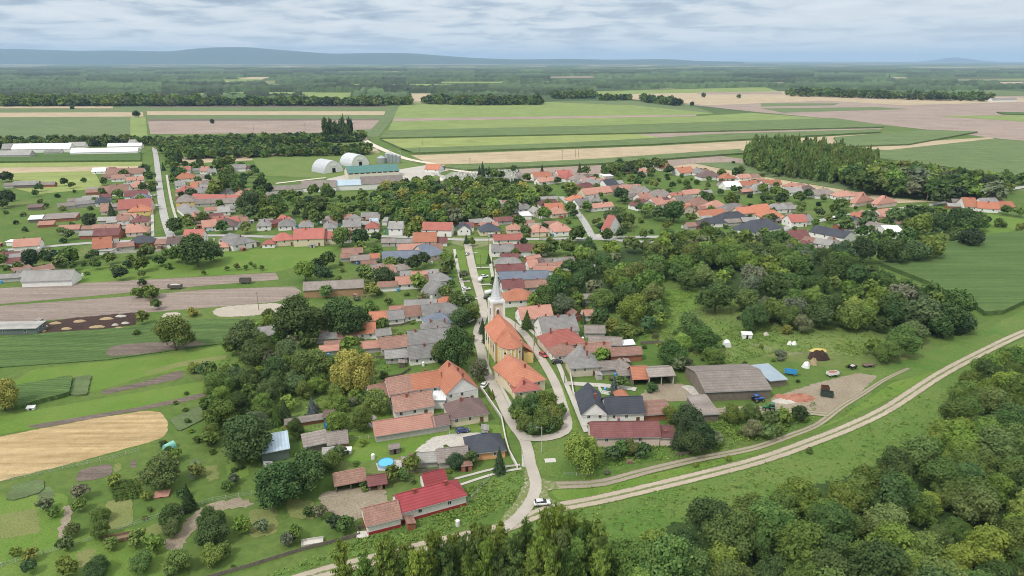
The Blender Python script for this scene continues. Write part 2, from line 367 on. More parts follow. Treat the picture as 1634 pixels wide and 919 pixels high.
    for i in range(ch):
        if per: X, Y = L/2+rr.choice((-.8,.8)), W*(i+.35)/(max(ch,1)+.1)
        else: X, Y = L*(i+.5+rr.uniform(-.15,.15))/ch, W/2+rr.choice((-.7,.7))
        zt = h+t*(L if per else W)/2
        MB().box(-.3,.3,-.25,.25,-1.2,.8).box(-.38,.38,-.33,.33,.8,.95).build('chimney', CHIM, rf, (X, Y, zt-.2))
    cen = mid+n*W/2
    FOOT.append((cen.x, cen.y, e.x, e.y, L/2, W/2))
    root['category'] = cat
    BLD.append([root, cen, roof, wall, kind, L, W, label, D])
    return root
def clear_of(x, y, r):
    for cx, cy, ex, ey, hl, hw in FOOT:
        dx, dy = x-cx, y-cy
        if abs(dx)+abs(dy) > 80: continue
        u, v = abs(dx*ex+dy*ey), abs(-dx*ey+dy*ex)
        if u < hl+r and v < hw+r: return False
    return True
ROADS = []
def road_clear(x, y, r):
    for pts, w in ROADS:
        for (ax, ay), (bx, by) in zip(pts, pts[1:]):
            dx, dy = bx-ax, by-ay; l2 = dx*dx+dy*dy or 1
            t = max(0, min(1, ((x-ax)*dx+(y-ay)*dy)/l2))
            if math.hypot(x-ax-t*dx, y-ay-t*dy) < w/2+r: return False
    return True
# ---------------------------------------------------------------- ground sheets
def smooth_line(pts, step):
    out = []
    n = len(pts)
    for i in range(n-1):
        p0, p1, p2, p3 = pts[max(i-1,0)], pts[i], pts[i+1], pts[min(i+2,n-1)]
        k = max(2, int((p2-p1).length/step))
        for j in range(k):
            t = j/k
            out.append(.5*((2*p1)+(p2-p0)*t+(2*p0-5*p1+4*p2-p3)*t*t+(3*p1-p0-3*p2+p3)*t**3))
    out.append(pts[-1]); return out
CNT = [0]
def zlay(layer, p): return (layer+(CNT[0]*.381966) % 1*.7)*max(.03, Vector((p[0],p[1])).length/12000)
def field(name, pts, mat, layer=1, reg='S', h=0.0, label=None, kind='structure', side=None, noisy=0.0):
    CNT[0] += 1; g = [G(*px(reg, *p)) for p in pts]
    if not noisy and all(v.length < 420 for v in g) and abs(pts[0][0]) < 2000: noisy = .22
    if noisy:
        q = []; rr = random.Random(len(pts)*7+int(pts[0][0])); g0 = g; g = []
        for a, b in zip(g0, g0[1:]+[g0[0]]):
            k = max(1, int((b-a).length/.9)); g += [a+(b-a)*(i/k) for i in range(k)]
        for _ in range(3): g = [(g[i-1]+g[i]*2+g[(i+1) % len(g)])/4 for i in range(len(g))]
        g = [v+Vector((rr.uniform(-1,1), rr.uniform(-1,1), 0))*noisy for v in g]
    n = len(g); top = [(v.x, v.y, zlay(layer, v)+h) for v in g]
    if h: vs = top+[(v.x, v.y, 0) for v in g]; fs = [tuple(range(n))]+[(i, (i+1) % n, (i+1) % n+n, i+n) for i in range(n)]
    else: vs, fs = top, [tuple(range(n))]
    me = me_of(name, vs, fs, mat)
    import bmesh
    bm = bmesh.new(); bm.from_mesh(me); bmesh.ops.triangulate(bm, faces=bm.faces[:1]); bmesh.ops.recalc_face_normals(bm, faces=bm.faces) if h else None
    for f in bm.faces:
        if not h and f.normal.z < 0: f.normal_flip()
    bm.to_mesh(me); bm.free()
    o = ob(name, me); tag(o, label, None, None, kind); return o
def strip(name, pts, width, mat, layer=3, reg='S', label=None, kind='structure', step=4, h=0.0, wl=None):
    CNT[0] += 1; g = smooth_line([G(*px(reg, *p)) for p in pts], step)
    n = len(g); vs, fs, uv = [], [], []; s = 0
    for i, p in enumerate(g):
        d = (g[min(i+1,n-1)]-g[max(i-1,0)]).normalized(); nn = Vector((-d.y, d.x, 0))
        w = width if wl is None else width+(wl-width)*i/(n-1)
        for k in range(5):
            q = p+nn*w*(k/4-.5); vs.append((q.x, q.y, zlay(layer, p)+h))
        if i: s += (p-g[i-1]).length
        uv.append(s)
    for i in range(n-1):
        for k in range(4): fs.append((i*5+k+1, i*5+k, i*5+5+k, i*5+6+k))
    me = me_of(name, vs, fs, mat); ul = me.uv_layers.new(name='UVMap')
    for l in me.loops:
        i, k = divmod(l.vertex_index, 5); ul.data[l.index].uv = (uv[i], k/4)
    if width > 1.5: ROADS.append(([(p.x, p.y) for p in g[::2]+[g[-1]]], width))
    o = ob(name, me); tag(o, label, None, None, kind); return o
# ---------------------------------------------------------------- vegetation
def m_leaf(name, inst=True):
    m, nt, bs = newmat(name); N = nt.nodes; L = nt.links
    if inst: src = N.new('ShaderNodeObjectInfo'); base = src.outputs['Color']; g = N.new('ShaderNodeTexCoord').outputs['Object']
    else: src = N.new('ShaderNodeAttribute'); src.attribute_name = 'tint'; base = src.outputs['Color']; g = N.new('ShaderNodeNewGeometry').outputs['Position']
    n1 = noise(nt, g, 2.2 if inst else 0.35, 4, 0.7); n2 = noise(nt, g, 14 if inst else 2.0, 2, 0.6)
    hv = N.new('ShaderNodeHueSaturation'); L.new(base, hv.inputs['Color'])
    L.new(mth(nt, 'MULTIPLY_ADD', n1, -0.10, 0.55), hv.inputs['Hue'])
    L.new(mth(nt, 'ADD', mth(nt, 'MULTIPLY', n1, 2.0), mth(nt, 'MULTIPLY_ADD', n2, 1.5, -.15)), hv.inputs['Value'])
    L.new(hv.outputs[0], bs.inputs['Base Color']); bs.inputs['Roughness'].default_value = .7; bs.inputs['Specular IOR Level'].default_value = .12
    tr = N.new('ShaderNodeBsdfTranslucent'); L.new(hv.outputs[0], tr.inputs[0]); mx = N.new('ShaderNodeMixShader'); mx.inputs[0].default_value = .22
    L.new(bs.outputs[0], mx.inputs[1]); L.new(tr.outputs[0], mx.inputs[2]); L.new(mx.outputs[0], N['Material Output'].inputs[0])
    return m
LEAF = m_leaf('leaf_green'); LEAFM = m_leaf('leaf_green_mass', False); BARK = m_plain('bark', (.13,.10,.075), .9, 0, .1)
def leaf_quads(cen, nrm, size, rng):
    """cen, nrm (n,3) -> verts, faces of one bent leaf clump each"""
    n = len(cen); nrm = nrm/np.linalg.norm(nrm, axis=1, keepdims=True)
    r = rng.normal(size=(n,3)); t = np.cross(nrm, r); t /= np.linalg.norm(t, axis=1, keepdims=True); b = np.cross(nrm, t)
    s = size*rng.uniform(.6, 1.3, (n,1)); s2 = s*rng.uniform(.5, .9, (n,1))
    v = np.stack([cen-t*s-b*s2*.3, cen+b*s2*-1+t*s*.2, cen+t*s+b*s2*.25, cen+b*s2-t*s*.15], 1)
    return v.reshape(-1,3)
def crown_pts(kind, n, seed):
    """leaf centres and normals in a unit crown: radius 1, centre at 0"""
    g = np.random.default_rng(seed)
    def dirs(k, zmin=-1):
        d = g.normal(size=(k*3,3)); d /= np.linalg.norm(d, axis=1, keepdims=True); return d[d[:,2] > zmin][:k]
    if kind in ('b','s'):
        nl = 26 if kind == 'b' else 12
        ld = dirs(nl, -.55); lr = g.uniform(.24, .42, nl); lc = ld*(g.uniform(.45, .80, (nl,1)))
        lc = np.vstack([lc, [[0,0,.25]]]); lr = np.append(lr, .55)
        w = lr**2/np.sum(lr**2); idx = g.choice(len(lr), n, p=w)
        d = g.normal(size=(n,3)); d[:,2] += .55; d /= np.linalg.norm(d, axis=1, keepdims=True)
        rad = lr[idx][:,None]*np.where(g.random((n,1)) < .14, g.uniform(1.05, 1.45, (n,1)), g.uniform(.72, 1.12, (n,1))); c = lc[idx]+d*rad
        q = np.linalg.norm(c[:,None,:]-lc[None], axis=2) < lr[None]*.72
        keep = ~q.any(1); c, d = c[keep], d[keep]
        c[:,2] = np.where(c[:,2] < -.55, -.55-.25*(c[:,2]+.55), c[:,2])
        return c, d+g.normal(size=c.shape)*.45
    if kind == 'p':         # narrow upright crown of rising sprays
        ns = 46; u0 = g.uniform(-1, .72, ns); az = g.uniform(0, 6.28, ns); pr = np.clip(1-((u0+.35)/1.35)**2, .04, 1)**.6*g.uniform(.6, 1.1, ns); i = g.integers(0, ns, n); s = g.uniform(0, 1, n)**.7
        rr = pr[i]*(.08+.92*s); c = np.stack([np.cos(az[i])*rr, np.sin(az[i])*rr, u0[i]+.27*s], 1)+g.normal(size=(n,3))*np.array([.13,.13,.035])*(1.25-.6*s)[:,None]
        return c, np.stack([np.cos(az[i]), np.sin(az[i]), .9+0*s], 1)+g.normal(size=c.shape)*.7
    if kind == 'p_old':
        u = g.uniform(-1, 1, n); k = 12; a0 = g.uniform(0, 6.28, n)
        prof = np.clip((1-((u+.25)/1.25)**2), 0, 1)**.6*(.75+.25*np.sin(u*9+a0*2))
        prof = np.where(u > .75, prof*.7, prof)
        rr = prof*np.sqrt(g.uniform(.35, 1.05, n)); c = np.stack([np.cos(a0)*rr, np.sin(a0)*rr, u], 1)
        d = np.stack([np.cos(a0), np.sin(a0), .8+0*u], 1); return c, d+g.normal(size=c.shape)*.6
    if kind == 'c':         # tiered conifer
        u = g.uniform(0, 1, n)**.75; u = 1-u; tiers = 9; ph = (u*tiers) % 1
        a0 = g.uniform(0, 6.28, n); rr = (1-u)*(1.08-.45*ph)*(.8+.2*np.sin(a0*7+np.floor(u*tiers)*2))*np.sqrt(g.uniform(.3, 1, n))
        c = np.stack([np.cos(a0)*rr, np.sin(a0)*rr, u*2-1], 1); d = np.stack([np.cos(a0), np.sin(a0), .6+0*u], 1); return c, d+g.normal(size=c.shape)*.4
    if kind == 'w':         # weeping: domes with hanging strands
        nl = 20; ld = dirs(nl, -.1); lr = g.uniform(.22, .34, nl); lc = ld*g.uniform(.5, .78, (nl,1)); idx = g.integers(0, nl, n)
        d = g.normal(size=(n,3)); d[:,2] += .6; d /= np.linalg.norm(d, axis=1, keepdims=True); c = lc[idx]+d*lr[idx][:,None]
        hang = g.uniform(0, 1, n)**1.6*.85; out = np.linalg.norm(c[:,:2], axis=1); c[:,2] -= hang*np.clip(out*1.3, 0, 1); c[:,2] = np.maximum(c[:,2], -.95)
        c[:,:2] *= (1+.12*hang)[:,None]; d2 = d.copy(); d2[:,2] *= (1-hang); return c, d2+g.normal(size=c.shape)*.35
def crown_mesh(kind, n, seed, leaf, core=True):
    c, d = crown_pts(kind, n, seed); g = np.random.default_rng(seed+99)
    v = leaf_quads(c, d, leaf, g); nq = len(c); f = np.arange(nq*4).reshape(-1,4)
    if core:        # dense inside of the crown
        ci, di = crown_pts(kind, max(60, nq//6), seed); ci = ci*.72; ci[:,2] -= .04
        v2 = leaf_quads(ci, di, leaf*2.2, g); v = np.vstack([v, v2]); f = np.arange(len(v)).reshape(-1,4)
    return v, f
def np_mesh(name, v, f, mat, tint=None):
    me = bpy.data.meshes.new(name); nv, nf = len(v), len(f); me.vertices.add(nv); me.vertices.foreach_set('co', np.ascontiguousarray(v, dtype=np.float32).ravel())
    k = f.shape[1]; me.loops.add(nf*k); me.loops.foreach_set('vertex_index', np.ascontiguousarray(f, dtype=np.int32).ravel())
    me.polygons.add(nf); me.polygons.foreach_set('loop_start', np.arange(nf, dtype=np.int32)*k); me.polygons.foreach_set('loop_total', np.full(nf, k, dtype=np.int32))
    me.materials.append(mat)
    if tint is not None:
        at = me.attributes.new('tint', 'FLOAT_COLOR', 'POINT'); at.data.foreach_set('color', np.ascontiguousarray(tint, dtype=np.float32).ravel())
    me.update(calc_edges=True); me.validate(); return me
SPEC = {'b': (4200, .085), 's': (900, .15), 'p': (2600, .075), 'c': (2600, .085), 'w': (5200, .07)}
PROTO = {}
def proto(kind, hi):
    k = (kind, hi)
    if k not in PROTO:
        n, lf = SPEC[kind]; n, lf = (int(n*2.2), lf*.68) if hi else (n, lf)
        PROTO[k] = [np_mesh('crown', *crown_mesh(kind, n, 31+i*7+(500 if hi else 0), lf), LEAF) for i in range(6 if kind == 'b' else 3)]
    return PROTO[k]
def trunk_mesh(seed, tall):
    r = random.Random(seed); b = MB(); b.cyl((0,0,-.2), (r.uniform(-.1,.1), r.uniform(-.1,.1), tall), .07, .045, 7)
    for i in range(4):
        a = i*1.6+r.random(); z0 = tall*r.uniform(.65,.95); b.cyl((0,0,z0), (math.cos(a)*.45, math.sin(a)*.45, z0+.5), .04, .015, 5)
    return me_of('trunk', b.v, b.f, BARK, smooth=True)
TRUNKS = [trunk_mesh(i, .8) for i in range(3)]
TREES = []; NAMES = {'b': ('broadleaf_tree', 'tree'), 's': ('shrub', 'shrub'), 'p': ('poplar_tree', 'poplar'), 'c': ('conifer_tree', 'conifer'), 'w': ('willow_tree', 'willow')}
GREENS = [(.062,.105,.026), (.074,.122,.028), (.052,.088,.028), (.085,.135,.032), (.066,.105,.036), (.098,.138,.032), (.054,.096,.032)]
TINTS = {'dark': (.034,.060,.024), 'deep': (.046,.084,.024), 'mid': (.070,.118,.028), 'lime': (.150,.225,.042), 'gold': (.20,.215,.05), 'light': (.105,.165,.032), 'yel': (.150,.175,.038), 'grey': (.095,.120,.064), 'blue': (.062,.095,.080), 'olive': (.084,.124,.034)}
def tree(x, y, rad, kind='b', tint=None, hgt=None, grp=None, rr=R):
    """x, y world position of the stem; rad crown radius m"""
    TREES.append(dict(x=x, y=y, r=rad, k=kind, t=tint, h=hgt, g=grp, D=math.hypot(x, y), s=rr.random()))
def T(reg, cx, cy, r, kind='b', tint=None, grp=None):
    """crown centre and radius in photo pixels"""
    sx, sy = px(reg, cx, cy)
    k = 1.0 if reg == 'S' else 1/3.8905
    rp = r*k; asp = {'b': 1.15, 's': .8, 'p': 2.6, 'c': 1.45, 'w': 1.05}[kind]
    zc = 5.0
    for _ in range(4):
        g = G(sx, sy, zc); R_ = rp*depth(g)/FPX
        zc = R_*asp if kind != 'b' else R_*1.02
    g = G(sx, sy, zc); tree(g.x, g.y, R_, kind, tint, None, grp)
def inside(p, poly):
    x, y = p; c = False; j = len(poly)-1
    for i in range(len(poly)):
        (xi, yi), (xj, yj) = poly[i], poly[j]
        if (yi > y) != (yj > y) and x < (xj-xi)*(y-yi)/(yj-yi)+xi: c = not c
        j = i
    return c
def scatter(poly, spacing, rmin, rmax, kind='b', tints=None, reg='S', zc=5.0, seed=1, grp=None, holes=(), avoid=True, maxn=2000, kinds=None):
    g = [G(*px(reg, *p), zc) for p in poly]; pw = [(v.x, v.y) for v in g]
    hw = [[(v.x, v.y) for v in [G(*px(reg, *p), 0) for p in hp]] for hp in holes]
    x0, x1 = min(p[0] for p in pw), max(p[0] for p in pw); y0, y1 = min(p[1] for p in pw), max(p[1] for p in pw)
    rr = random.Random(seed); cell = {}; n = 0; tries = int((x1-x0)*(y1-y0)/(spacing*spacing)*8)
    for _ in range(min(tries, 60000)):
        x, y = rr.uniform(x0, x1), rr.uniform(y0, y1)
        if not inside((x, y), pw) or any(inside((x, y), h) for h in hw): continue
        cx, cy = int(x//spacing), int(y//spacing)
        if any((x-a)**2+(y-b)**2 < spacing*spacing for i in (-1,0,1) for j in (-1,0,1) for a, b in cell.get((cx+i, cy+j), ())): continue
        rad = rr.uniform(rmin, rmax)*rr.uniform(.8, 1.1)
        if avoid and not (clear_of(x, y, rad*.75) and road_clear(x, y, rad*.7)): continue
        cell.setdefault((cx, cy), []).append((x, y)); n += 1
        kk = rr.choice(kinds) if kinds else kind
        tree(x, y, rad*(.55 if kk == 's' else 1), kk, rr.choice(tints) if tints else None, None, grp, rr)
        if n >= maxn: break
ASP = {'b': (1.0, .95, .62), 's': (1.0, .85, .5), 'p': (1.15, 2.9, 3.0), 'c': (1.0, 1.45, 1.5), 'w': (1.0, 1.0, .98)}   # width, half height, centre height over radius
LIMIT = {'b': 298, 's': 250, 'p': 230, 'c': 80, 'w': 9}
def tint_of(t):
    rr = random.Random(int(t['s']*1e6)); c = TINTS[t['t']] if isinstance(t['t'], str) else (t['t'] or rr.choice(GREENS)); k = rr.uniform(.8, 1.22)
    return (c[0]*k*rr.uniform(.90,1.18)*1.0, c[1]*k*.95, c[2]*k*rr.uniform(.85,1.15), 1)
def screen_share(t):
    cz = t['r']*1.3; v = (t['x'], t['y'], cz); d = depth(v)
    if d < 5: return 0
    X, Y = P(v); rp = t['r']/d*FPX
    if X < -rp or X > 1634+rp or Y > 919+rp*1.5: return 0
    return rp
def build_trees():
    mass = []; out = []
    for k in LIMIT:
        ts = [t for t in TREES if t['k'] == k and screen_share(t) > 0 and t['g'] != 'mass']; ts.sort(key=lambda t: -screen_share(t))
        out += ts[:LIMIT[k]]; mass += ts[LIMIT[k]:]
    mass += [t for t in TREES if t['g'] == 'mass' and screen_share(t) > 0]
    for t in out:
        k = t['k']; rr = random.Random(int(t['s']*1e7)); hi = t['D'] < 300; pr = proto(k, hi); me = pr[rr.randrange(len(pr))]
        w, hh, ch_ = ASP[k]; r = t['r']; sx = r*w*rr.uniform(.92,1.08); sz = r*hh*rr.uniform(.9,1.12)
        zc = (sz*.82+r*(.2 if r > 3.6 else .08) if k == 'b' else sz+r*.02) if k != 's' else sz*.7
        t['hc'] = zc
        if k == 's': o = ob('shrub', me, None, (t['x'], t['y'], zc), rr.uniform(0,6.28), (sx, sx*rr.uniform(.85,1.1), sz)); o.color = tint_of(t); t['o'] = o; continue
        root = empty(NAMES[k][0], (t['x'], t['y'], 0), rr.uniform(0, 6.28))
        c_ = ob('crown', me, root, (0,0,zc), 0, (sx, sx*rr.uniform(.88,1.1), sz)); c_.color = tint_of(t)
        ob('trunk', TRUNKS[rr.randrange(3)], root, (0,0,0), 0, (r*.8, r*.8, (zc+sz*.3)/1.3 if k in 'pc' else (zc)/1.0)); t['o'] = root
    # the rest: one merged woodland
    lows = {k: [crown_mesh(k, n, 900+i, lf) for i in range(4)] for k, n, lf in (('b', 420, .24), ('s', 90, .42), ('p', 240, .22), ('c', 240, .2), ('w', 500, .2))}
    far = {k: [crown_mesh(k, n, 950+i, lf) for i in range(3)] for k, n, lf in (('b', 130, .40), ('s', 40, .6), ('p', 90, .34), ('c', 90, .34), ('w', 200, .3))}
    vs, fs, tn = [], [], []; base = 0
    for t in mass:
        k = t['k']; rr = random.Random(int(t['s']*1e7)); v, f = rr.choice((far if t['D'] > 750 else lows)[k]); w, hh, ch_ = ASP[k]; r = t['r']
        a = rr.uniform(0, 6.28); ca, sa = math.cos(a), math.sin(a); sz = r*hh*rr.uniform(.9,1.12); zc = sz+r*(.2 if k == 'b' else 0)
        q = np.empty_like(v); q[:,0] = (v[:,0]*ca-v[:,1]*sa)*r+t['x']; q[:,1] = (v[:,0]*sa+v[:,1]*ca)*r+t['y']; q[:,2] = v[:,2]*sz+zc
        vs.append(q); fs.append(f+base); base += len(v); tn.append(np.tile(np.array(tint_of(t)), (len(v),1)))
    if vs:
        o = ob('woodland', np_mesh('woodland', np.vstack(vs), np.vstack(fs), LEAFM, np.vstack(tn))); tag(o, 'farther trees, hedges and bushes of the village gardens, belts and plantations', 'woodland', None, 'stuff')
    print('trees', len(out), 'mass', len(mass), 'verts', base, {k: sum(1 for t in TREES if t['k'] == k) for k in LIMIT})
    return out
# ---------------------------------------------------------------- ground
GR = m_ground('grass_ground', (.105,.165,.032), (.130,.185,.042), (.070,.115,.028), .03, .5)
LAWN = m_ground('lawn', (.100,.180,.028), (.130,.195,.042), (.070,.130,.025), .05, .35, None, .05)
VERGE = m_ground('verge_grass', (.080,.155,.030), (.120,.170,.045), (.060,.115,.026), .045, .28, None, .3, 1.4)
ROUGH = m_ground('rough_meadow', (.110,.175,.040), (.150,.190,.060), (.065,.115,.030), .05, .22, None, .4, 1.2)
DRYG = m_ground('dry_grass', (.16,.18,.06), (.19,.20,.075), (.09,.13,.04), .06, .4)
CORN = m_ground('corn_crop', (.066,.120,.034), (.086,.140,.042), (.045,.082,.026), .02, .5, (-8, 1.5), .5, 1.8, .45)
CROP = m_ground('dull_green_crop', (.100,.145,.060), (.120,.160,.068), (.078,.115,.050), .008, .05, (2, 3), .2, .8, .25)
CROPL = m_ground('pale_green_crop', (.150,.205,.062), (.180,.230,.075), (.125,.180,.058), .006, .03, (3, 6), .1, .5, .15)
CROPY = m_ground('yellow_green_crop', (.185,.235,.070), (.215,.250,.085), (.155,.205,.062), .006, .03, (3, 6), .1, .5, .12)
PLOW = m_ground('ploughed_soil', (.205,.165,.140), (.245,.200,.170), (.165,.130,.112), .02, .4, (9, 1.6), .2, 1.5, .3)
PLOWF = m_ground('far_ploughed_soil', (.235,.185,.155), (.275,.215,.180), (.20,.16,.135), .004, .02, (-4, 8), .1, .3, .12)
DARKS = m_ground('dark_soil', (.115,.095,.078), (.15,.12,.10), (.08,.065,.055), .02, .3, (6, 1.2), .2, 1.5, .3)
CORNF = m_ground('far_corn_crop', (.095,.140,.052), (.115,.160,.060), (.075,.110,.044), .008, .05, (2, 3), .2, .8, .25)
STUB = m_ground('straw_stubble', (.32,.235,.12), (.38,.29,.16), (.25,.18,.09), .03, .35, (16, 4.2), .15, 2.5, .40, (.22,.155,.07))
STUBF = m_ground('far_stubble', (.33,.265,.175), (.37,.30,.20), (.28,.235,.15), .005, .04, (3, 9), .1, .6, .15)
SAND = m_ground('pale_sand', (.36,.32,.265), (.41,.37,.31), (.28,.245,.20), .08, .4, None, .1)
DIRT = m_ground('bare_earth_yard', (.24,.195,.145), (.29,.245,.19), (.15,.145,.085), .10, .35, None, .15, 1.8)
CONCG = m_ground('concrete_yard', (.40,.38,.34), (.45,.43,.39), (.31,.29,.26), .06, .3, None, .03, 1.5)
MANU = m_ground('dark_manure', (.045,.028,.024), (.065,.04,.032), (.03,.02,.018), .1, .5, None, .5, 2)
GRAVEY = m_ground('cemetery_ground', (.25,.25,.22), (.16,.20,.12), (.35,.34,.31), .2, .5, None, .05, 2)
VEG = m_ground('vegetable_rows', (.075,.14,.04), (.10,.16,.06), (.10,.085,.06), .1, .8, (20, .8), .3, 3, .5, (.12,.10,.075))
def m_track(name, gravel, grass, centre=True, edge=.32):
    m, nt, bs = newmat(name); uvn = nt.nodes.new('ShaderNodeTexCoord'); sp = nt.nodes.new('ShaderNodeSeparateXYZ'); nt.links.new(uvn.outputs['UV'], sp.inputs[0])
    w = coords(nt, 'world'); n = noise(nt, w, .9, 5, .7); n2 = noise(nt, w, .12, 4, .6); n3 = noise(nt, w, 3.5, 3, .7)
    d = mth(nt, 'ABSOLUTE', mth(nt, 'SUBTRACT', sp.outputs[1], 0.5)); dn = mth(nt, 'ADD', d, mth(nt, 'MULTIPLY', mth(nt, 'SUBTRACT', n, .5), .30))
    g = ramp(nt, dn, [(edge+.08, 0.0), (edge+.14, 1.0)])
    if centre: c = ramp(nt, mth(nt, 'ADD', dn, mth(nt, 'MULTIPLY', mth(nt, 'SUBTRACT', n2, .5), .22)), [(.05, .85), (.11, 0.0)]); g = mth(nt, 'MAXIMUM', g, c)
    col = mixc(nt, ramp(nt, n2, [(.35, 0.0), (.65, 1.0)]), gravel, sc3(gravel, .82)); col = mixc(nt, ramp(nt, n3, [(.45, 0.0), (.8, .5)]), col, sc3(gravel, .6))
    col = mixc(nt, g, col, grass); nt.links.new(col, bs.inputs['Base Color']); bs.inputs['Roughness'].default_value = .95; bs.inputs['Specular IOR Level'].default_value = .1
    bump(nt, bs, n, .4, .08); return m
TRACK = m_track('gravel_track', (.40,.345,.27), (.10,.135,.042)); TRACKD = m_track('muddy_track', (.31,.265,.21), (.11,.14,.045))
ROADM = m_track('village_road_surface', (.42,.385,.335), (.14,.17,.06), False, .36); ASPH = m_track('pale_asphalt', (.38,.375,.36), (.12,.16,.05), False, .40); PAVE = m_track('pavement_slabs', (.46,.44,.40), (.12,.16,.05), False, .36)
FARW = m_track('far_white_road', (.60,.55,.46), (.2,.22,.1), False, .40)
def far_ground_mat():
    m, nt, bs = newmat('land'); w = coords(nt, 'world')
    near = mixc(nt, ramp(nt, noise(nt, w, .03, 5, .6), [(.38, 0.0), (.62, 1.0)]), (.080,.140,.030), (.115,.160,.042))
    near = mixc(nt, ramp(nt, noise(nt, w, .45, 6, .65), [(.42, 0.0), (.7, .7)]), near, (.055,.098,.026))
    near = mixc(nt, ramp(nt, noise(nt, w, .012, 6, .7, 1.0), [(.55, 0.0), (.66, .55)]), near, (.19,.185,.085))
    vo = nt.nodes.new('ShaderNodeTexVoronoi'); vo.inputs['Scale'].default_value = 1.0; vo.inputs['Randomness'].default_value = .9
    nt.links.new(coords(nt, 'world', (.0016, .0009, 1)), vo.inputs['Vector']); sp = nt.nodes.new('ShaderNodeSeparateColor'); nt.links.new(vo.outputs['Color'], sp.inputs[0])
    pc = ramp(nt, sp.outputs[0], [(0.0, (.060,.095,.040)), (.45, (.070,.110,.044)), (.55, (.13,.17,.07)), (.72, (.20,.22,.10)), (.82, (.27,.23,.16)), (.93, (.33,.29,.2))]); 
    nt.nodes[-1] if False else None
    wood = ramp(nt, noise(nt, coords(nt, 'world', (.0005, .0005, 1)), 1.0, 6, .6), [(.50, 0.0), (.56, 1.0)])
    farc = mixc(nt, mth(nt, 'MULTIPLY', wood, .85), pc, (.055,.085,.040)); farc = mixc(nt, ramp(nt, noise(nt, w, .02, 4, .7), [(.3, 0.0), (.7, .35)]), farc, (.03,.05,.028))
    g = nt.nodes.new('ShaderNodeNewGeometry'); ln = nt.nodes.new('ShaderNodeVectorMath'); ln.operation = 'LENGTH'; nt.links.new(g.outputs['Position'], ln.inputs[0])
    mr = nt.nodes.new('ShaderNodeMapRange'); nt.links.new(ln.outputs['Value'], mr.inputs[0]); mr.inputs[1].default_value = 1300; mr.inputs[2].default_value = 1900
    col = mixc(nt, mr.outputs[0], near, farc); nt.links.new(col, bs.inputs['Base Color']); bs.inputs['Roughness'].default_value = .95; bs.inputs['Specular IOR Level'].default_value = .1
    bump(nt, bs, noise(nt, w, .5, 4, .7), .5, .3); return m
def ground():
    rs = [0]+[40*1.16**i for i in range(48)]; rs = [r for r in rs if r < 44000]+[44500]; ns = 64; vs = [(0,0,0)]; fs = []
    for r in rs[1:]: vs += [(r*math.cos(2*math.pi*k/ns), r*math.sin(2*math.pi*k/ns), 0) for k in range(ns)]
    for i in range(len(rs)-1):
        for k in range(ns):
            k2 = (k+1) % ns
            if i == 0: fs.append((0, 1+k, 1+k2))
            else: a = 1+(i-1)*ns; b = a+ns; fs.append((a+k, b+k, b+k2, a+k2))
    tag(ob('ground', me_of('ground', vs, fs, far_ground_mat())), 'the flat land with meadows and far farmland', None, None, 'structure')
ground()
# ---------------------------------------------------------------- hills on the skyline
def hills(name, prof, Rk, seed, mat, thick=3000, foot=0):
    g = np.random.default_rng(seed); xs = np.linspace(prof[0][0], prof[-1][0], 260); ys = np.interp(xs, [p[0] for p in prof], [p[1] for p in prof])
    k = np.ones(7)/7; ys = np.convolve(np.pad(ys, 3, 'edge'), k, 'valid'); rows = 9; vs, fs = [], []
    wob = np.cumsum(g.normal(size=260))*.06; wob -= np.linspace(wob[0], wob[-1], 260); ys = ys+wob*.6
    for j in range(rows):
        t = j/(rows-1); Rr = Rk+thick*(t-.5); sh = math.sin(math.pi*t)**.8
        for i in range(260):
            X = (xs[i]-CX)/FPX*Rr/_c*1.0; top = max(0, CAMH+(95.1-ys[i])/FPX*Rk*1.05)
            z = top*sh*(1-.10*abs(math.sin(i*.37+j*1.3)*math.sin(i*.11)))if j != rows//2 else top
            vs.append((X, Rr, z if 0 < j < rows-1 else -.5))
    for j in range(rows-1):
        for i in range(259): a = j*260+i; fs.append((a, a+1, a+261, a+260))
    tag(ob(name, me_of(name, vs, fs, mat, smooth=True)), None, None, None, 'structure')
HILL = m_ground('wooded_hill', (.035,.060,.030), (.045,.072,.034), (.028,.048,.026), .0006, .004, None, .1, .02)
hills('hills', [(-260,90),(-60,89),(0,87.5),(25,84),(42,80.5),(100,80.5),(150,82),(195,83.5),(250,83),(330,84.5),(360,80.5),(400,78.6),(440,78),(470,81),(520,84.5),(560,87.5),(600,86.5),(640,86),(680,87),(720,90),(760,93),(820,95),(900,94.5),(960,95.5),(1040,94.5),(1080,97),(1150,98)], 21000, 4, HILL)
hills('far_hill', [(1395,98),(1420,96.5),(1440,93.5),(1455,92.5),(1470,94),(1490,96.5),(1515,98)], 36000, 5, HILL, 2500)
# ---------------------------------------------------------------- far fields (pixel outlines of flat land)
F = field
def band(name, l, m, layer=1, h=0, noisy=0): return F(name, l, m, layer, 'S', h)
band('field', [(-200,167),(232,167),(233,179),(-200,180)], CROP)
band('field', [(-200,180.5),(228,179),(229,186),(-200,188)], STUBF)
band('field', [(-200,188),(232,186),(236,222),(-200,226)], CROP)
band('field', [(-200,170),(180,169.5),(180,173),(-200,173)], STUBF, 2)
band('field', [(208,187),(232,187),(236,219),(208,220)], CROPL, 2)
band('field', [(232,166),(632,165),(628,171),(234,172)], DARKS)
band('field', [(234,171),(628,171),(624,177.5),(234,177)], CROP)
band('field', [(234,177.5),(624,177.5),(621,183.5),(235,183.5)], STUBF)
band('field', [(235,183.5),(621,183.5),(617,190),(236,190)], CROP)
band('field', [(236,190),(617,190),(616,192),(236,193)], DARKS)
band('field', [(236,193),(616,192),(608,208),(560,212),(240,214)], PLOWF)
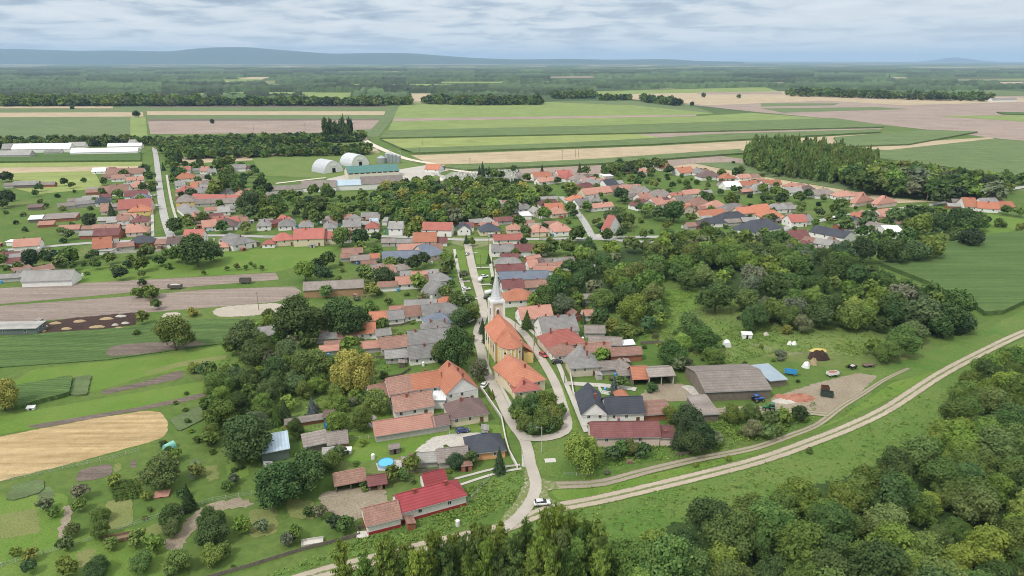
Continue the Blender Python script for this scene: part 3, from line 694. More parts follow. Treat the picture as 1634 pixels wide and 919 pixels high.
band('field', [(556,207.5),(612,206),(600,219),(556,218)], CROP, 2)
band('field', [(617,166),(640,164),(625,192),(604,218),(590,219),(612,190)], CROP, 2)
band('field', [(636,164),(870,162.5),(1010,168),(1140,181),(1110,183),(628,189)], CROPL)
band('field', [(628,189),(1110,183),(1112,185.5),(626,193.5)], PLOWF)
band('field', [(626,193.5),(1112,185.5),(1200,180),(1330,190),(1260,196),(960,202),(618,210)], CROPL)
band('field', [(618,210),(960,202),(1330,190),(1400,200),(1410,204),(1010,214),(606,222)], CORNF, 1, 2.2)
band('field', [(606,222),(700,217),(1000,212),(1065,221),(900,230),(640,239)], CROPY)
band('field', [(1000,212),(1410,204.5),(1400,208),(1130,216),(1065,221)], PLOWF)
band('field', [(606,223),(640,239),(900,230),(1065,221),(1130,216),(1400,208),(1405,212),(1040,232),(660,246)], CORNF, 1, 2.0)
band('field', [(656,248),(1040,233),(1480,209),(1500,215),(1180,241),(950,255),(690,263)], STUBF)
band('field', [(700,268),(950,256),(1180,240),(1190,246),(960,263),(745,273)], CORNF, 1, 2.0)
band('field', [(745,273.5),(960,263.5),(1150,249),(1200,255),(1400,284),(1500,303),(1505,312),(1300,290),(1160,262),(1000,275),(860,290),(780,285)], PLOWF)
band('field', [(1105,260),(1170,259),(1500,305),(1490,318),(1350,303),(1230,283)], CROP, 2)
band('field', [(1060,268),(1105,261),(1240,286),(1440,318),(1500,322),(1400,325),(1230,300)], STUBF, 2)
band('field', [(1330,221),(1480,209),(1560,212),(1450,232),(1340,236)], CORNF, 2, 2.0)
band('field', [(1340,235),(1470,226),(1580,219),(1600,228),(1420,240)], STUBF, 2)
band('field', [(1390,245),(1580,224),(1800,240),(1800,300),(1634,292),(1520,270),(1400,255)], CORNF, 1, 2.0)
band('field', [(1090,166),(1250,156),(1800,152),(1800,238),(1600,222),(1480,207),(1330,190),(1200,178)], PLOWF)
band('field', [(870,162),(1000,160),(1100,167),(1140,181),(1010,168)], CROP)
band('field', [(940,146),(1220,139),(1250,148),(1090,160),(960,152)], CROPL)
band('field', [(1010,150),(1250,146),(1440,152),(1340,160),(1130,168),(1000,158)], STUBF, 2)
band('field', [(1490,185),(1640,184),(1700,190),(1700,199),(1600,192)], CROPL, 2); band('field', [(1590,180),(1700,182),(1700,186),(1600,183)], CORN, 2, 2)
band('field', [(1214,173),(1400,171),(1450,174),(1250,180)], CROP, 2); band('field', [(1214,165),(1340,165),(1330,168),(1214,170)], CROP, 2)
band('field', [(1300,160),(1560,154),(1634,156),(1634,163),(1440,168)], STUBF, 2)
band('field', [(310,150),(360,146),(660,149),(760,152),(660,160),(500,163),(480,158),(310,156)], CROPL)
band('field', [(440,135),(720,134),(720,138),(460,138)], CROPL, 2); band('field', [(350,131),(400,123),(430,123),(400,133)], STUBF, 2)
band('field', [(610,150),(820,150),(870,161),(660,162)], STUBF)
# left, beyond the village
band('field', [(-200,250),(225,244),(225,258),(-200,262)], CORN, 1, 2); band('field', [(-200,262),(226,258),(228,265),(-200,270)], CROPY)
band('field', [(-200,270),(228,265),(232,268),(130,276),(-200,283)], STUBF)
band('field', [(20,276),(150,273),(165,300),(60,310),(20,300)], CROPY, 2)
band('field', [(270,250),(400,244),(600,238),(612,248),(500,252),(400,256),(280,262)], STUBF); band('field', [(400,250),(620,243),(720,285),(520,285),(420,280)], ROUGH)
band('field', [(430,222),(580,216),(590,222),(480,232)], PLOWF, 2)
# near left
F('field', [(-120,470),(0,460),(130,452),(200,448),(440,435),(445,446),(300,458),(150,472),(-120,496)], PLOW, 1)
F('field', [(-120,500),(0,488),(230,471),(330,462),(470,457),(482,466),(460,476),(440,482),(230,499),(0,517),(-120,530)], PLOW, 1)
F('meadow', [(120,448),(132,430),(300,405),(480,392),(540,395),(480,425),(440,434),(130,452)], LAWN, 1)
F('field', [(-120,560),(0,540),(60,533),(215,523),(250,513),(335,510),(424,511),(428,522),(360,548),(170,575),(0,587),(-120,600)], CORN, 1, 'S', .35)
F('field', [(170,560),(185,552),(240,548),(300,544),(330,550),(230,566),(172,570)], DARKS, 2, 'S', .37)
F('manure_yard', [(57,516),(120,507),(222,498),(215,519),(150,526),(57,534)], MANU, 2, noisy=.4)
F('sand_patch', [(337,499),(344,493),(362,489),(385,487),(410,485),(435,484),(455,485),(466,488),(466,493),(455,497),(430,501),(400,504),(370,506),(348,505)], SAND, 3, noisy=.5)
F('sand_patch', [(256,505),(266,499),(288,499),(286,507),(268,511)], SAND, 3, noisy=.4)
F('lawn', [(50,590),(230,570),(370,549),(395,560),(360,580),(235,600),(150,625),(30,640),(25,610)], LAWN, 1)
F('field', [(228,594),(290,577),(365,566),(360,573),(290,585),(240,597)], DRYG, 2)
F('field', [(20,622),(118,604),(112,632),(20,656)], CORN, 1, 'S', 1.6)
F('vegetable_plot', [(112,632),(118,604),(146,600),(140,632)], VEG, 2, 'S', .6); F('vegetable_plot', [(160,624),(226,610),(290,590),(292,604),(225,618),(165,630)], DARKS, 2)
F('lawn', [(-100,680),(0,664),(330,607),(330,626),(190,660),(0,694),(-100,712)], LAWN, 1)
F('field', [(40,680),(220,650),(330,626),(330,634),(240,652),(60,684)], DARKS, 2)
F('field', [(-120,715),(0,697),(60,685),(150,668),(235,655),(258,658),(267,672),(268,688),(258,700),(215,712),(120,738),(0,768),(-120,798)], STUB, 1)
F('vegetable_plot', [(270,670),(330,645),(335,665),(285,690)], VEG, 2, 'S', .3)
F('vegetable_plot', [(8,800),(20,775),(70,765),(70,785),(30,798)], VEG, 2, 'S', .3); F('vegetable_plot', [(117,768),(130,748),(180,739),(180,757),(140,768)], DARKS, 2); F('vegetable_plot', [(181,756),(183,739),(193,737),(195,752)], DRYG, 2); F('vegetable_plot', [(206,748),(207,733),(218,731),(218,747)], DARKS, 2)
F('bare_patch', [(90,860),(105,805),(118,803),(112,830),(100,862)], DIRT, 2, noisy=.6); F('bare_patch', [(253,872),(290,845),(300,825),(330,805),(380,795),(400,798),(405,808),(345,815),(315,835),(300,860),(290,880)], DIRT, 2, noisy=.6)
F('lawn', [(-60,800),(80,785),(110,790),(95,860),(85,880),(-60,915)], LAWN, 1); F('lawn', [(-60,930),(60,880),(180,840),(250,850),(300,905),(300,960),(-60,960)], LAWN, 1)
for i, (q, m_) in enumerate([([(300,735),(318,731),(322,762),(302,768)],VEG),([(325,745),(345,740),(350,765),(330,770)],DRYG),([(60,700+80),(85,775),(90,792),(62,800)],VEG),([(360,740),(395,735),(400,760),(365,766)],LAWN),([(230,840),(262,832),(268,850),(236,858)],DRYG),([(395,815),(440,808),(445,850),(400,860)],DRYG),([(120,880),(150,872),(160,905),(126,912)],DRYG),([(455,795),(500,800),(500,830),(460,825)],DRYG),([(0,820),(60,812),(66,850),(0,862)],DRYG)]): F('vegetable_plot' if m_ is VEG else 'grass_patch', q, m_, 2, noisy=.5)
F('field', [(168,800),(212,795),(213,838),(190,846),(172,842)], DRYG, 2)
F('lawn', [(480,700),(560,690),(700,670),(820,680),(810,700),(700,720),(560,740)], LAWN, 1); F('lawn', [(520,640),(620,640),(622,668),(600,682),(530,690)], LAWN, 1)
F('yard', [(505,790),(530,783),(610,775),(618,792),(622,815),(585,825),(560,835),(520,815)], DIRT, 2, noisy=.6)
F('yard', [(660,722),(690,697),(740,690),(800,692),(800,706),(745,712),(665,728)], CONCG, 2)
F('pool_patio', [(600,737),(645,733),(650,748),(602,752)], CONCG, 3)
F('levee_slope', [(380,935),(560,868),(745,780),(830,750),(838,772),(815,808),(700,855),(600,880),(500,905),(440,950)], VERGE, 1); F('levee_slope', [(900,815),(1100,766),(1300,694),(1500,604),(1634,540),(1700,520),(1700,620),(1500,700),(1300,790),(1000,900),(700,960),(560,940),(720,870)], VERGE, 1)
F('verge', [(876,782),(1000,765),(1110,742),(1220,716),(1340,668),(1425,610),(1500,590),(1500,600),(1400,645),(1300,688),(1200,725),(1000,785),(925,802),(890,798)], LAWN, 1)
F('levee_slope', [(1330,640),(1400,590),(1540,540),(1634,495),(1700,470),(1700,515),(1634,533),(1500,590),(1400,612),(1370,660)], VERGE, 1)
F('verge', [(848,716),(862,700),(902,698),(1000,690),(1090,700),(1060,730),(980,752),(900,765),(860,755)], VERGE, 1)
F('meadow', [(1040,470),(1100,455),(1180,490),(1260,515),(1400,530),(1380,570),(1250,560),(1160,580),(1060,560),(980,500)], ROUGH, 1)
F('meadow', [(1040,480),(1060,462),(1110,462),(1120,490),(1090,500)], LAWN, 2); F('corn_field', [(1405,425),(1480,398),(1580,378),(1760,360),(1760,480),(1634,486),(1600,502),(1570,504),(1550,490),(1480,455)], CORN, 1, 'S', 2.2)
F('meadow', [(1500,330),(1634,350),(1700,360),(1700,375),(1560,385),(1540,360)], LAWN, 1); F('meadow', [(1360,372),(1420,378),(1410,400),(1395,405)], LAWN, 1)
F('field', [(990,412),(1028,412),(1030,428),(1000,432)], DRYG, 1)
F('yard', [(1010,640),(1045,612),(1090,612),(1110,625),(1100,640),(1040,642)], DIRT, 2, noisy=.6); F('yard', [(1085,615),(1105,615),(1125,632),(1112,636)], CONCG, 3)
F('yard', [(1230,635),(1300,612),(1370,595),(1400,600),(1350,650),(1320,665),(1290,650),(1230,655)], DIRT, 1, noisy=.35)
F('yard', [(1110,655),(1200,655),(1310,650),(1310,656),(1200,664),(1120,660)], DIRT, 2, noisy=.5)
F('yard', [(520,286),(556,278),(640,270),(690,262),(720,270),(680,285),(640,290),(530,290)], CONCG, 2); F('cemetery_ground', [(700,285),(720,275),(830,270),(835,295),(800,302),(730,296)], GRAVEY, 2)
F('square', [(720,388),(722,378),(790,379),(792,388),(760,396),(742,394)], ROADM, 1)
for q in ([(720,440),(738,398),(748,401),(746,445)], [(728,398),(742,404),(740,418),(725,415)], [(757,398),(780,400),(780,422),(760,422)], [(762,432),(782,430),(781,448),(766,452)], [(766,462),(784,460),(782,476),(770,480)]): F('street_lawn', q, LAWN, 3)
F('church_lawn', [(764,545),(776,545),(790,580),(805,590),(800,600),(785,585),(770,560)], LAWN, 3); F('church_lawn', [(820,640),(812,610),(800,592),(860,600),(888,640),(895,690),(860,694),(835,672)], LAWN, 2)
for q in ([(893,612),(899,618),(916,660),(925,688),(912,690),(900,655)], [(905,626),(917,625),(940,655),(930,668),(920,655)]): F('street_lawn', q, LAWN, 3)
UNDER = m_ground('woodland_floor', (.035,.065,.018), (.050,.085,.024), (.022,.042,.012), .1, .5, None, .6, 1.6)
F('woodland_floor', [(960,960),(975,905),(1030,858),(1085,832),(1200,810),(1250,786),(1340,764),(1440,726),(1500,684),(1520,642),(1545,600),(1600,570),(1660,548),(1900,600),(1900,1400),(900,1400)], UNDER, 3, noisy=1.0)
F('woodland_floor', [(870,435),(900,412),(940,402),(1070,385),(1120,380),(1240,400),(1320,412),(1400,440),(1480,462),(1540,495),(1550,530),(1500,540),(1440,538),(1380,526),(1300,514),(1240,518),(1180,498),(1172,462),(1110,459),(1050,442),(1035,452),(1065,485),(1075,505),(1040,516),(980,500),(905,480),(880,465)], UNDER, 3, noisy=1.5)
F('woodland_floor', [(335,600),(420,510),(600,500),(640,510),(565,570),(640,610),(565,690),(440,690),(335,700)], ROUGH, 2, noisy=1)
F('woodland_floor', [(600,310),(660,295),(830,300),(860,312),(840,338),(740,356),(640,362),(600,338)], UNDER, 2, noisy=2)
# ---------------------------------------------------------------- roads, tracks, pavements
strip('levee_track', [(380,955),(510,915),(600,892),(700,866),(790,846),(826,834),(877,813),(954,798),(1036,779),(1130,756),(1220,732),(1317,697),(1366,677),(1420,650),(1497,600),(1560,566),(1634,531),(1750,485)], 4.3, TRACK, 4, label='pale gravel track along the levee')
strip('side_track', [(862,775),(915,774),(964,770),(1031,752),(1113,733),(1200,716),(1265,694),(1301,680),(1324,664),(1345,648),(1378,628),(1412,606),(1450,588)], 3.8, TRACKD, 5, wl=1.4)
strip('yard_track', [(1110,658),(1200,652),(1260,656),(1320,662)], 3.2, TRACKD, 6)
strip('village_road', [(800,848),(828,825),(850,795),(855,770),(846,740),(838,705),(815,672),(795,630),(775,590),(768,560),(762,530),(772,500),(766,470),(757,440),(750,410),(746,388)], 3.3, ROADM, 6, wl=4.8, label='pale village street from the gravel track past the church')
F('road_junction', [(795,845),(800,826),(823,801),(834,775),(838,748),(852,750),(857,760),(870,767),(892,771),(898,779),(876,781),(871,788),(880,798),(900,803),(902,812),(865,799),(850,801),(835,822),(826,836),(800,850)], ROADM, 5, noisy=.3)
strip('church_lane', [(772,492),(790,502),(812,512),(838,535),(862,570),(885,610),(897,645),(905,675),(900,690),(875,699),(850,700),(832,698)], 3.5, ROADM, 7)
strip('pavement', [(838,520),(868,548),(890,580),(902,610),(915,640),(928,672),(936,690)], 1.8, PAVE, 8); strip('pavement', [(725,398),(731,430),(738,455),(744,480)], 1.8, PAVE, 8); strip('pavement', [(783,390),(783,420),(788,450)], 1.8, PAVE, 8)
strip('pavement', [(788,598),(806,630),(822,662),(832,690),(836,722),(836,745)], 1.4, PAVE, 3)
strip('main_road', [(-150,412),(0,400),(60,395),(144,388),(203,385),(257,380),(340,376),(430,378),(520,378),(593,377),(660,379),(721,382),(760,383),(833,382),(939,381),(990,384),(1060,388)], 5.5, ASPH, 5); strip('main_road', [(940,380),(1060,378),(1150,377),(1214,372),(1255,364),(1320,350),(1390,338),(1471,329),(1540,318),(1600,305),(1680,290)], 6.0, ASPH, 6)
strip('side_street', [(946,380),(932,354),(915,332),(895,314)], 5.0, ASPH, 7)
strip('north_street', [(276,384),(270,370),(262,345),(256,310),(252,275),(249,250),(246,236)], 5.5, ASPH, 7, label='long pale grey street running north between farmhouses')
strip('pavement', [(244,378),(243,345),(241,312)], 2, PAVE, 8); strip('pavement', [(283,355),(273,320),(266,280)], 2, PAVE, 8)
strip('farm_road', [(578,220),(590,229),(620,243),(650,254),(690,262),(734,273),(770,277)], 9, FARW, 6); strip('farm_road', [(290,253),(400,247),(480,243),(606,238)], 9, FARW, 5)
strip('farm_road', [(578,220),(605,200),(630,166)], 14, CROP, 5)
strip('farm_road', [(600,308),(650,300),(700,290),(705,280)], 4, FARW, 5); strip('farm_road', [(440,293),(500,286),(520,284)], 5, FARW, 5); strip('cemetery_lane', [(690,275),(715,287),(735,300)], 5, ASPH, 6)
for q in ([(725,765),(790,748),(830,742)], [(735,774),(790,756),(832,748)]): strip('driveway', q, 1.0, PAVE, 5)
strip('driveway', [(905,612),(980,617),(1015,622)], 3.0, PAVE, 7); strip('driveway', [(948,378),(975,374)], 9, PAVE, 7)
for q in ([(743,405),(762,404)], [(757,428),(782,427)], [(763,455),(785,454)], [(732,450),(750,449)], [(747,478),(768,476)]): strip('driveway', q, 2.2, PAVE, 9)
